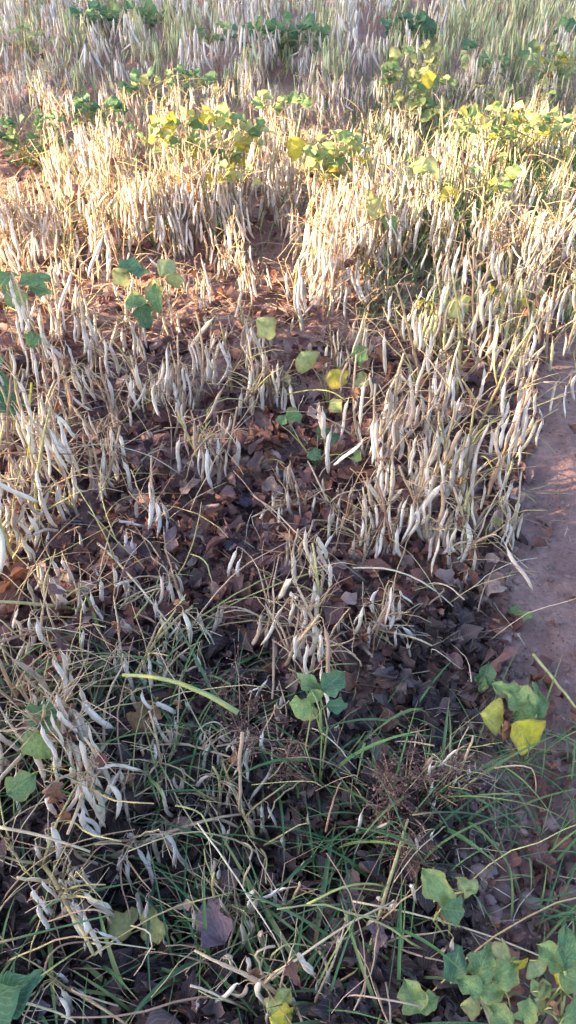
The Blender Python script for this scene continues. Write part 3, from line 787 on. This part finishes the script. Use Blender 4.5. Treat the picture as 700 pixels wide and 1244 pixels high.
# ------------------------------------------------------------------ litter of dry leaves
rustnoise = lambda p: vnoise(p.x * 2.1 + 40, p.y * 2.1)
big = [
    (20, 695, .085, 'dry_leaf', 'large tan curled dry leaf at the left edge under the pods'),
    (210, 512, .06, 'dry_leaf', 'brown triangular dry leaf hanging below the middle pod cluster'),
    (376, 700, .075, 'violet_leaf', 'crumpled violet dry leaf standing among the centre pods'),
    (277, 1172, .10, 'violet_leaf', 'big dark violet curled leaf near the bottom edge'),
    (298, 648, .07, 'rust_leaf', 'rusty orange brown leaf left of the centre stalks'),
    (345, 768, .06, 'dry_leaf', 'grey brown curled leaf above the seedling'),
    (165, 900, .08, 'rust_leaf', 'rust brown leaf in the hollow at lower left'),
    (600, 640, .05, 'dry_leaf', 'grey dry leaf lying on the path edge'),
    (395, 1010, .05, 'dry_leaf', 'small grey curled leaf in the grass below centre'),
    (650, 1065, .07, 'dry_leaf', 'grey brown leaf on the soil at right, above the corner leaves'),
    (665, 985, .06, 'dry_leaf', 'flat olive brown leaf near the right edge'),
    (590, 970, .06, 'violet_leaf', 'pale grey violet leaf on the soil below the yellow leaves'),
    (420, 1120, .06, 'violet_leaf', 'shrivelled dark leaf in the bottom grass'),
    (470, 750, .055, 'dry_leaf', 'grey leaf right of the curved white pods'),
    (640, 310, .06, 'rust_leaf', 'rusty leaf under the right hand stand of pods'),
    (330, 575, .05, 'rust_leaf', 'small yellow brown leaf in the dark litter'),
]
for px_, py_, s_, key, lab in big:
    p = ground(px_, py_, 0.03 if py_ not in (700, 1172, 695, 512) else 0.09)
    o = put('dry_leaf', R.choice(DRY[key]), None, leaf_matrix(p, R.uniform(0, 6.28), R.uniform(-.2, .7), R.uniform(-.6, .6), s_))
    tag(o, lab, 'dry leaf')

AREAS = [('in the hollow at the bottom of the photo', lambda x, y: y > 980), ('on the soil right of the grass', lambda x, y: x > 560 and y > 700),
         ('between the grass and the pods at lower left', lambda x, y: y > 780 and x < 330), ('below the row of pods by the path', lambda x, y: x > 430 and y > 640),
         ('in the litter at the middle of the photo', lambda x, y: x > 230 and y > 480), ('in the litter left of the middle', lambda x, y: y > 480),
         ('in the gap before the sunlit pods', lambda x, y: True)]
lit_words = {'dry_leaf': 'brownish curled leaf', 'rust_leaf': 'rusty orange leaf', 'violet_leaf': 'dark violet leaf', 'shade_toned_leaf': 'blackish shade-toned leaf'}
cnt = 0
spots = []
litter = MB(); shade_toned = MB()


def litter_ok(px_, py_, p):
    if py_ < 330 and R.random() < 0.25: return False
    e = float(path_edge(p.y))
    if p.x > e + 0.03: return R.random() < (0.04 if py_ < 860 else 0.45)
    if px_ > 560 and py_ > 900: return R.random() < 0.4
    return True


for _ in range(10500):
    px_ = R.uniform(-40, 740); py_ = R.uniform(190, 1270) if R.random() < .8 else R.uniform(420, 820)
    p = ground(px_, py_, R.uniform(0.002, 0.022) if R.random() < .5 else R.uniform(.01, .045))
    if not litter_ok(px_, py_, p): continue
    near_scale = R.choice([R.uniform(0.012, 0.035), R.uniform(0.015, 0.05), R.uniform(0.03, 0.07), R.uniform(0.045, 0.08)])
    if px_ > 570 and py_ > 860: near_scale *= .6
    rn = rustnoise(p)
    key = 'rust_leaf' if R.random() < ((0.26 if py_ < 760 and rn > 0 else 0.05) if py_ < 850 else 0.02) else ('violet_leaf' if R.random() < (0.4 if py_ > 850 else 0.15) else 'dry_leaf')
    if py_ > 830 and px_ < 590 and R.random() < .7: key = 'shade_toned_leaf'  # most leaves at the near end take the colour with shade painted in
    Mx = leaf_matrix(p, R.uniform(0, 6.28), R.gauss(0, .65), R.gauss(0, .7), near_scale)
    if cnt < 280 and 400 < py_ < 1240 and near_scale > 0.045 and 0 < px_ < 700 and (py_ < 820 or px_ > 560 or R.random() < .3):
        cnt += 1
        o = put('dry_leaf', R.choice(DRY[key]), None, Mx)
        ar = next(a for a, f in AREAS if f(px_, py_))
        tag(o, lit_words[key] + ' lying ' + ar, 'dry leaf', 'fallen dry leaves ' + ar)
        o.location.z += 0.008
        spots.append((o, (px_, py_), lit_words[key] + (' of large size' if near_scale > .06 else '') + ' lying'))
    else:
        k = R.randrange(12)
        k = R.randrange(400); vs, fs, uv = leaf_geo(R.uniform(.35, .85), 1.0, R.uniform(.1, 1.2), R.uniform(-.8, 3.2), R.uniform(.05, .15), k, 4, 5, R.uniform(.05, .2))
        (shade_toned if py_ > 800 + 60 * math.sin(px_ * .02) and px_ < 590 else litter).add(vs, fs, R.random(), uv, Mx)
o = put('leaf_litter', litter.mesh('leaf_litter', M['dry_leaf'])); tag(o, 'mat of small broken dry leaves covering the soil between the plants', 'leaf litter', None, 'stuff')

tag(put('shade_toned_litter', shade_toned.mesh('shade_toned_litter', M['shade_toned_leaf'])), 'dark leaves with shade painted into their colour under the grass in the lower part of the photo', 'leaf litter', None, 'stuff')  # litter coloured blackish in place of deep shade at the near end

# ------------------------------------------------------------------ soil clods and crumbs
def lump(r, s):
    vs, fs = [], []
    rings, seg = 3, 6
    vs.append((0, 0, s * r.uniform(.5, .9)))
    for j in range(1, rings + 1):
        a = j / (rings + 0.6) * math.pi
        for k in range(seg):
            q = 2 * math.pi * k / seg + j * .4
            rr = s * r.uniform(.75, 1.2)
            vs.append((math.sin(a) * math.cos(q) * rr, math.sin(a) * math.sin(q) * rr, math.cos(a) * rr * .75))
    for k in range(seg): fs.append((0, 1 + k, 1 + (k + 1) % seg))
    for j in range(rings - 1):
        for k in range(seg):
            a = 1 + j * seg + k; b = 1 + j * seg + (k + 1) % seg
            fs.append((a, a + seg, b + seg, b))
    return vs, fs


clods = MB()
for _ in range(5200):
    px_ = R.uniform(-30, 730); py_ = R.uniform(200, 1260)
    if R.random() < 0.45: px_ = R.uniform(540, 730); py_ = R.uniform(430, 1260)
    p = ground(px_, py_)
    e = float(path_edge(p.y))
    s = R.choice([.002, .003, .004, .006, .008, .012]) * R.uniform(.6, 1.4)
    if p.x > e + .06:
        s = min(s, .0035 if R.random() < .88 else .012) * R.uniform(.4, 1)
    vs, fs = lump(R, s)
    clods.add(vs, fs, R.random(), None, Matrix.Translation(p) @ Matrix.Rotation(R.uniform(0, 6), 4, 'Z'))
tag(put('soil_crumbs', clods.mesh('soil_crumbs', M['clod'])), 'small clods and crumbs of reddish soil', 'soil crumbs', None, 'stuff')
for px_, py_, s_ in [(560, 560, .022), (575, 590, .02), (600, 575, .018), (590, 612, .022), (608, 600, .016), (615, 640, .018), (545, 600, .02), (585, 1065, .03), (612, 1085, .028), (640, 1095, .03), (600, 1110, .022), (655, 1110, .026), (630, 1040, .028), (675, 1040, .024), (690, 1090, .03), (480, 355, .03), (500, 372, .03), (468, 380, .03), (20, 220, .035), (300, 560, .02), (312, 548, .016), (640, 985, .02), (668, 1000, .024), (690, 960, .018), (620, 1000, .016), (652, 1130, .02), (700, 1060, .026), (672, 930, .014), (690, 700, .012), (660, 560, .013), (684, 610, .011), (650, 790, .012), (668, 690, .012)]:
    p = ground(px_, py_, -.004)
    mb = MB(); vs, fs = lump(R, s_); mb.add(vs, fs, R.random())
    o = put('soil_clod', mb.mesh('soil_clod', M['clod']), None, Matrix.Translation(p))
    wh = 'in the dug soil at lower right' if py_ > 1000 else ('on the trodden path' if px_ > 645 else ('beside the row of pods along the path' if px_ > 540 else 'in a gap of bare soil among the plants'))
    tag(o, 'lump of reddish brown soil ' + wh, 'soil clod', 'soil clods ' + wh)

# ------------------------------------------------------------------ loose stalks
def stalk(px0, py0, h0, px1, py1, h1, r=0.0018, arch=0.02, key='straw', label=None, side=0.0, name='dry_stalk', cat='stalk'):
    a = at(px0, py0, h0); b = at(px1, py1, h1)
    n = 9
    pts = []
    for i in range(n):
        t = i / (n - 1)
        p = a.lerp(b, t)
        p.z += arch * math.sin(math.pi * t); p.x += side * math.sin(math.pi * t) + R.gauss(0, .0012)
        pts.append(p)
    mb = MB(); mb.tube([p - a for p in pts], [r * (1 - .4 * i / n) for i in range(n)], 5, R.random())
    o = put(name, mb.mesh(name, M[key])); o.location = a
    tag(o, label, cat)
    return o


stalk(290, 866, .26, 150, 820, .24, .005, .03, 'leaf_pale', 'thick pale green stalk arching left from the knotted stem below centre')
stalk(292, 890, .16, 290, 985, .02, .004, 0, 'straw', 'stout yellow stem standing below the arching stalk')
stalk(305, 600, .02, 400, 700, .10, .0022, .03, 'straw', 'long straw stalk slanting down through the centre')
stalk(120, 660, .06, 215, 772, .05, .003, .02, 'straw', 'pale jointed stalk slanting down toward the centre pods')
stalk(215, 772, .05, 330, 700, .08, .0022, .015, 'stem_green', 'green yellow twig rising to the right from the jointed stalk')
stalk(400, 690, .10, 235, 760, .04, .002, .02, 'stem_green', 'thin greenish twig crossing behind the centre pods')
stalk(430, 690, .08, 560, 745, .02, .0025, .05, 'straw', 'yellow twig curving over the litter toward the path')
stalk(0, 550, .2, 108, 552, .2, .0025, 0, 'straw', 'yellow straw lying level across the left pods')
stalk(38, 465, .3, 34, 555, .2, .0028, 0, 'leaf_yellow', 'upright yellow stem in the left pods')
stalk(0, 470, .28, 34, 545, .2, .0035, 0, 'grass', 'pale green stem slanting from the left edge')
stalk(500, 760, .01, 545, 800, .01, .0018, .01, 'straw', 'thin straw on the soil below the path row')
stalk(648, 795, .01, 700, 860, .01, .004, .0, 'stem', 'brown twig lying on the trodden path')
stalk(600, 655, .01, 640, 690, .01, .0015, .005, 'straw', 'short pale straw on the path edge')
stalk(430, 1095, .05, 700, 1180, .02, .0018, .03, 'straw', 'straw crossing the dug soil at lower right')
stalk(330, 1190, .06, 480, 1095, .1, .0022, .03, 'straw', 'pale stalk slanting up through the bottom grass')
stalk(240, 1000, .12, 345, 1160, .05, .0016, .02, 'straw', 'long yellow stalk slanting down to the bottom white pods')
stalk(0, 1145, .14, 140, 1110, .14, .002, .0, 'grass', 'green stem crossing the dark hollow at lower left')
stalk(0, 1005, .10, 110, 1035, .08, .0032, .01, 'straw', 'pale stalk over the pods at the left edge, low down')
stalk(395, 1010, .1, 415, 950, .14, .002, .03, 'straw', 'short yellowish bent stalk in the grass right of centre')
stalk(500, 990, .12, 640, 1015, .02, .0018, .04, 'grass', 'green runner reaching over the soil at right')
tang = MB()
for k in range(250):
    px_, py_ = R.uniform(-20, 620), R.uniform(250, 1250)
    if R.random() < .35: px_, py_ = R.uniform(-20, 240), R.uniform(430, 960)
    p = ground(px_, py_, R.uniform(.0, .05))
    if p.x > float(path_edge(p.y)) and py_ < 860: continue
    if py_ > 820 and px_ > 200 and R.random() < .6: continue
    a = R.uniform(0, 6.28)
    pts = wander(R, (0, 0, 0), (math.cos(a), math.sin(a), R.uniform(.1, 2.2)), R.uniform(.12, .38), 7, .14, .2)
    r0 = R.uniform(.0010, .0022)
    tang.tube([p + Vector((q.x, q.y, max(q.z, -.01))) for q in pts], [r0 * (1 - .07 * i) for i in range(8)], 4, R.random())
tag(put('stalk_tangle', tang.mesh('stalk_tangle', M['tangle'])), 'tangle of bare tan and yellow green stalks between the pods', 'stalks', None, 'stuff')
for k in range(80):
    px_, py_ = R.uniform(0, 620), R.uniform(420, 1230)
    a = R.uniform(0, 6.28); ln = R.uniform(30, 110)
    h0, h1 = R.uniform(.01, .12), R.uniform(.01, .07)
    ar = next(q for q, f in AREAS if f(px_, py_))
    o = stalk(px_, py_, h0, px_ + math.cos(a) * ln, py_ + math.sin(a) * ln * .6, h1, R.uniform(.0010, .0022), R.uniform(0, .05), R.choice(['straw', 'straw', 'stem', 'stem_green']), None, R.gauss(0, .02))
    tag(o, 'x', 'stalk')
    spots.append((o, (px_, py_), ('long' if ln > 75 else 'short') + ' thin dry stalk lying ' + ('sideways' if abs(math.cos(a)) > .75 else 'slantwise')))
fine = MB()
for k in range(4000):
    px_, py_ = R.uniform(-30, 730), R.uniform(200, 1260) if R.random() < .6 else R.uniform(180, 460)
    p = ground(px_, py_, R.uniform(.004, .03))
    e = float(path_edge(p.y))
    if p.x > e + .02 and R.random() < .82: continue
    if py_ > 460 and R.random() < .45: continue
    a = R.uniform(0, 6.28)
    pts = wander(R, (0, 0, 0), (math.cos(a), math.sin(a), R.uniform(-.05, .35)), R.uniform(.03, .16), 4, .08, .22)
    fine.tube([p + q for q in pts], [.0011, .001, .001, .0009, .0006], 3, R.random())
tag(put('straw_litter', fine.mesh('straw_litter', M['straw'])), 'fine dry twigs and straw tangled over the leaf litter', 'straw litter', None, 'stuff')

# fallen pods
for k in range(26):
    px_, py_ = R.uniform(20, 600), R.uniform(420, 1235)
    p = ground(px_, py_, .018)
    Mx = Matrix.Translation(p) @ Matrix.Rotation(R.uniform(0, 6.28), 4, 'Z') @ Matrix.Rotation(math.radians(90) + R.gauss(0, .15), 4, 'Y')
    o = put('fallen_pod', R.choice(OLDPOD), None, Mx)
    ar = next(q for q, f in AREAS if f(px_, py_))
    tag(o, 'old brownish dry pod lying flat ' + ar, 'bean pod', 'fallen pods ' + ar)


# ------------------------------------------------------------------ grass
def blade_geo(r, L, W, az, rise, droop):
    n = 8
    vs, fs, uv = [], [], []
    d = Vector((math.cos(az), math.sin(az), 0)); side = Vector((-d.y, d.x, 0))
    p = Vector((0, 0, 0)); ang = rise
    for i in range(n + 1):
        t = i / n
        wd = W * .5 * (1 - t ** 2.2) * min(1, .55 + t * 2) + .0002
        vs += [p - side * wd, p + Vector((0, 0, -wd * .5)), p + side * wd]
        uv += [(0, t), (.5, t), (1, t)]
        p = p + (d * math.cos(ang) + Vector((0, 0, 1)) * math.sin(ang)) * L / n
        ang -= droop / n
        if p.z < 0.01: p.z = 0.01; ang = max(ang, 0)
    for i in range(n):
        a = i * 3
        fs += [(a, a + 1, a + 4, a + 3), (a + 1, a + 2, a + 5, a + 4)]
    return vs, fs, uv


BLADES = []
for k in range(16):
    mb = MB(); vs, fs, uv = blade_geo(R, R.uniform(.16, .40), R.uniform(.0045, .0095), 0, R.uniform(.5, 1.35), R.uniform(.8, 2.4)); mb.add(vs, fs, 0, uv)
    BLADES.append(mb.mesh('blade', M['grass']))
tufts = [(290, 900, 'below the arching stalk'), (235, 880, 'left of the arching stalk'), (180, 960, 'beside the lower left pods'), (60, 1130, 'in the lower left corner'), (20, 1200, 'against the bottom left edge'), (110, 1180, 'in the dark hollow at lower left'),
         (330, 960, 'behind the white fallen pods'), (400, 940, 'under the seedling'), (450, 900, 'right of the seedling'), (500, 880, 'near the yellow leaves'), (430, 1010, 'right of the yellow bent stalk'), (380, 1060, 'above the bottom white pods'),
         (470, 1080, 'left of the torn green leaves'), (420, 1150, 'in the bottom middle'), (520, 960, 'left of the grey leaf on the soil'), (560, 1000, 'where the grass meets the dug soil'), (490, 1180, 'left of the corner rosette'), (300, 1060, 'in the middle of the dark hollow'),
         (210, 1060, 'right of the lower left pods'), (250, 1180, 'beside the violet leaf'), (350, 1230, 'at the bottom edge, centre'), (160, 1235, 'at the bottom edge, left of centre'), (460, 1235, 'at the bottom edge, right of centre'), (130, 800, 'between the left pods and the centre'), (600, 925, 'under the yellow leaves'), (690, 890, 'at the right edge by the path'), (250, 830, 'above the arching stalk'), (645, 965, 'on the soil below the yellow leaves'), (688, 1010, 'at the right edge above the corner leaves'), (618, 1030, 'on the dug soil at lower right'), (660, 1120, 'just above the corner leaves')]
for px_, py_, wh in tufts:
    root = empty('grass_tuft', ground(px_, py_))
    tag(root, 'tuft of long green grass blades ' + wh, 'grass', 'grass tufts in the lower field')
    for j in range(6 if px_ > 560 else R.randint(5, 10)):
        s = R.uniform(.6, 1.15) * (.6 if px_ > 560 else 1)
        put('blade', R.choice(BLADES), root, Matrix.Translation((R.gauss(0, .02), R.gauss(0, .02), 0)) @ Matrix.Rotation(R.uniform(0, 6.28), 4, 'Z') @ Matrix.Rotation(R.gauss(0, .12), 4, 'X') @ Matrix.Diagonal((s, s, s, 1)))
gm = MB()
for k in range(1700):
    px_, py_ = R.uniform(-30, 600), R.uniform(830, 1270)
    if R.random() < .08: px_ = R.uniform(590, 720)
    elif R.random() < .25: px_, py_ = R.uniform(300, 560), R.uniform(860, 1000)
    p = ground(px_, py_)
    if float(vnoise(np.array(p.x * 6.), np.array(p.y * 6.))) < .02: continue
    vs, fs, uv = blade_geo(R, R.uniform(.06, .26), R.uniform(.0015, .0045), R.uniform(0, 6.28), R.uniform(.6, 1.5), R.uniform(.5, 2.2))
    gm.add(vs, fs, R.random(), uv, Matrix.Translation(p))
for k in range(2800):
    px_, py_ = (R.uniform(430, 700), R.uniform(120, 420)) if R.random() < .6 else (R.uniform(0, 700), R.uniform(10, 330))
    p = ground(px_, py_)
    vs, fs, uv = blade_geo(R, R.uniform(.1, .26) if py_ > 320 else R.uniform(.18, .36), R.uniform(.002, .004) if py_ > 320 else R.uniform(.004, .009), R.uniform(0, 6.28), R.uniform(.9, 1.5), R.uniform(.3, 1.4))
    gm.add(vs, fs, R.random(), uv, Matrix.Translation(p))
tag(put('grass', gm.mesh('grass', M['grass'])), 'fine green grass growing through the litter in the lower field', 'grass', None, 'stuff')


# reddish seed heads
def seed_weed(px_, py_, h, label, n=26):
    base = ground(px_, py_)
    root = empty('seeding_weed', base); tag(root, label, 'weed')
    mb = MB(); hd = MB()
    for b in range(5):
        a = R.uniform(0, 6.28)
        st = wander(R, (0, 0, 0), (math.cos(a) * .5, math.sin(a) * .5, 1), h * R.uniform(.7, 1.1), 5, .02, .15)
        mb.tube(st, [.0016, .0015, .0014, .0012, .001, .0008], 4, R.random())
        for q in range(n):
            p = st[R.randint(2, 5)]
            aa = R.uniform(0, 6.28)
            tw = wander(R, p, (math.cos(aa), math.sin(aa), R.uniform(-.3, .9)), R.uniform(.015, .05), 2, .0, .3)
            hd.tube(tw, [.0007, .0007, .0006], 3, R.random())
            vs, fs = lump(R, .0022); hd.add(vs, fs, R.random(), None, Matrix.Translation(tw[-1]))
    put('stem', mb.mesh('stem', M['stem']), root)
    put('seed_head', hd.mesh('seed_head', M['seed']), root)


seed_weed(300, 900, .16, 'reddish branching seed heads at the knot of the arching stalk')
seed_weed(345, 935, .14, 'reddish brown seed heads left of the seedling stalk')
seed_weed(490, 985, .16, 'dense dark red seed heads in the grass right of the seedling', 40)
seed_weed(530, 985, .13, 'dark red seed heads beside the hanging split pod', 34)
seed_weed(470, 1045, .12, 'low reddish seed heads above the bottom stalk', 34)

# ------------------------------------------------------------------ trees outside the photograph that shade the field from the low sun
def shade_tree(name, depth, halfwidth, nleaf, dist, label, zc, zr, lsize=.11, seed=0):
    """depth: how far along +Y the band of field lies that the tree's shadow crosses"""
    r = random.Random(seed)
    h2 = Vector((TO_SUN.x, TO_SUN.y, 0)).normalized()
    foot = Vector((0, depth, 0)) + h2 * dist
    root = empty(name, foot); tag(root, label, 'tree', 'trees west of the field')
    t = MB()
    trunk = wander(r, (0, 0, -.2), (0, 0, 1), zc + .4, 7, 0, .06)
    t.tube(trunk, [.22 - .018 * i for i in range(8)], 9, .2)
    tr = put('trunk', t.mesh('trunk', M['bark']), root)
    lim = MB(); cr = MB()
    blobs = []
    for b in range(16):
        a = r.uniform(0, 6.28); q = r.random() ** .5
        c = Vector((math.cos(a) * q * halfwidth, math.sin(a) * q * halfwidth, zc + r.uniform(-zr, zr) * .8))
        blobs.append(c)
        s = trunk[r.randint(3, 7)]
        lim.tube([s, s.lerp(c, .5) + Vector((0, 0, -.1)), c], [.05, .035, .015], 5, .3)
    put('limbs', lim.mesh('limbs', M['bark']), tr)
    for k in range(nleaf):
        c = r.choice(blobs)
        p = c + Vector((r.gauss(0, .5) * halfwidth * .5, r.gauss(0, .5) * halfwidth * .5, r.gauss(0, .5) * zr * .6))
        ax = Vector((r.gauss(0, 1), r.gauss(0, 1), r.gauss(0, 1))).normalized(); bx = ax.orthogonal().normalized()
        s = lsize * r.uniform(.6, 1.3)
        cr.add([p - ax * s, p + bx * s * .45, p + ax * s, p - bx * s * .45], [(0, 1, 2, 3)], r.random())
    put('crown', cr.mesh('crown', M['tree_leaf']), root)


shade_tree('broadleaf_tree', -1.7, 1.8, 17000, 13, 'dense broadleaf tree standing left of and behind the viewer', 4.9, 2.3, .13, 1)
shade_tree('broadleaf_tree', 0.25, 0.9, 9000, 13, 'dense narrow tree standing left of the viewer', 4.9, 2.3, .12, 2)
shade_tree('broadleaf_tree', 1.85, 0.7, 900, 14, 'thin crowned tree left of the near field', 5.2, 2.2, .10, 3)
shade_tree('broadleaf_tree', 4.95, 1.0, 7000, 14, 'tall open crowned tree left of the far field', 6.2, 1.3, .12, 5)
shade_tree('broadleaf_tree', 7.3, 1.0, 8000, 14, 'denser tree beyond the tall open crowned one', 5.4, 2.3, .12, 4)

# ------------------------------------------------------------------ labels for the bean plants
LM = [((40, 165), 'bushy green plant at upper left'), ((175, 345), 'compact leafy plant'), ((25, 345), 'blue green leaves'), ((361, 186), 'large yellow leaf'),
      ((255, 165), 'orange leaves'), ((412, 190), 'pale leafed plant'), ((532, 205), 'broad pale leaf'), ((462, 255), 'round pale leaves'),
      ((624, 145), 'yellowing plant'), ((562, 378), 'faded pale leaf'), ((328, 402), 'pale grey green leaf'), ((414, 466), 'ragged yellow leaves'), ((385, 540), 'small round leafed weed'),
      ((376, 700), 'crumpled violet leaf'), ((385, 860), 'dark green seedling'), ((50, 875), 'dark leaves'), ((640, 880), 'yellow spotted leaves'), ((500, 36), 'dark bush at the back'),
      ((20, 695), 'tan curled leaf'), ((290, 880), 'arching stalk knot'), ((277, 1172), 'big violet curled leaf'), ((545, 1085), 'torn green leaves'), ((650, 600), 'trodden path'), ((512, 100), 'glowing yellow leaf'), ((200, 102), 'wide dark leafy plant'), ((210, 512), 'triangular leaf'), ((600, 1190), 'leaf rosette')]
ORD = ['', 'second ', 'third ', 'fourth ', 'fifth ', 'sixth ', 'seventh ', 'eighth ', 'ninth ', 'tenth ', 'eleventh ', 'twelfth ', 'thirteenth ']
buck = {}
for rec in plants:
    root, (qx, qy), n_, look, far = rec
    root['category'] = 'bean plant'
    if far or not (-10 < qx < 710):
        side = 'left' if qx < 240 else ('right' if qx > 460 else 'middle')
        if not far: root['label'] = f'dried bean plant standing just past the {side} edge of the photo'; root['group'] = f'dried bean plants past the {side} edge'
        else: root['label'] = f'dried bean plant in the dense pale stand at the back, {side} part of the field'; root['group'] = f'dried bean plants at the back, {side} part'
        continue
    root['group'] = 'dried bean plants bearing pods'
    (lx, ly), nm = min(LM, key=lambda m: (m[0][0] - qx) ** 2 + (m[0][1] + 20 - qy) ** 2)
    dx, dy = qx - lx, qy - ly - 20
    rel = ('right of' if dx > 0 else 'left of') if abs(dx) > abs(dy) else ('in front of' if dy > 0 else 'behind')
    buck.setdefault((nm, rel), []).append((dx * dx + dy * dy, root, n_, look))
for (nm, rel), L in buck.items():
    L.sort(key=lambda a: a[0])
    for i_, (_, root, n_, look) in enumerate(L):
        if i_ > 6:
            root['label'] = f'dried bean plant in the crowd {rel} the {nm}'; root['group'] = f'dried bean plants {rel} the {nm}'
            continue
        words = {'upright': 'dry plant' + (' full of pods' if n_ > 14 else ' with few pods'), 'greenish': 'greenish plant', 'flattened': 'flattened dry bean plant'}[look]
        root['label'] = f'{ORD[min(i_, 12)]}{words} {rel} the {nm}'
for o, (qx, qy), words in spots:
    (lx, ly), nm = min(LM, key=lambda m: (m[0][0] - qx) ** 2 + (m[0][1] - qy) ** 2)
    dx, dy = qx - lx, qy - ly
    rel = ('right of' if dx > 0 else 'left of') if abs(dx) > abs(dy) else ('in front of' if dy > 0 else 'behind')
    o['label'] = f'{words} {rel} the {nm}'
    o['group'] = f'{words.split(" lying")[0]} {rel} the {nm}'
print('objects', len(bpy.data.objects), 'plants', len(plants))
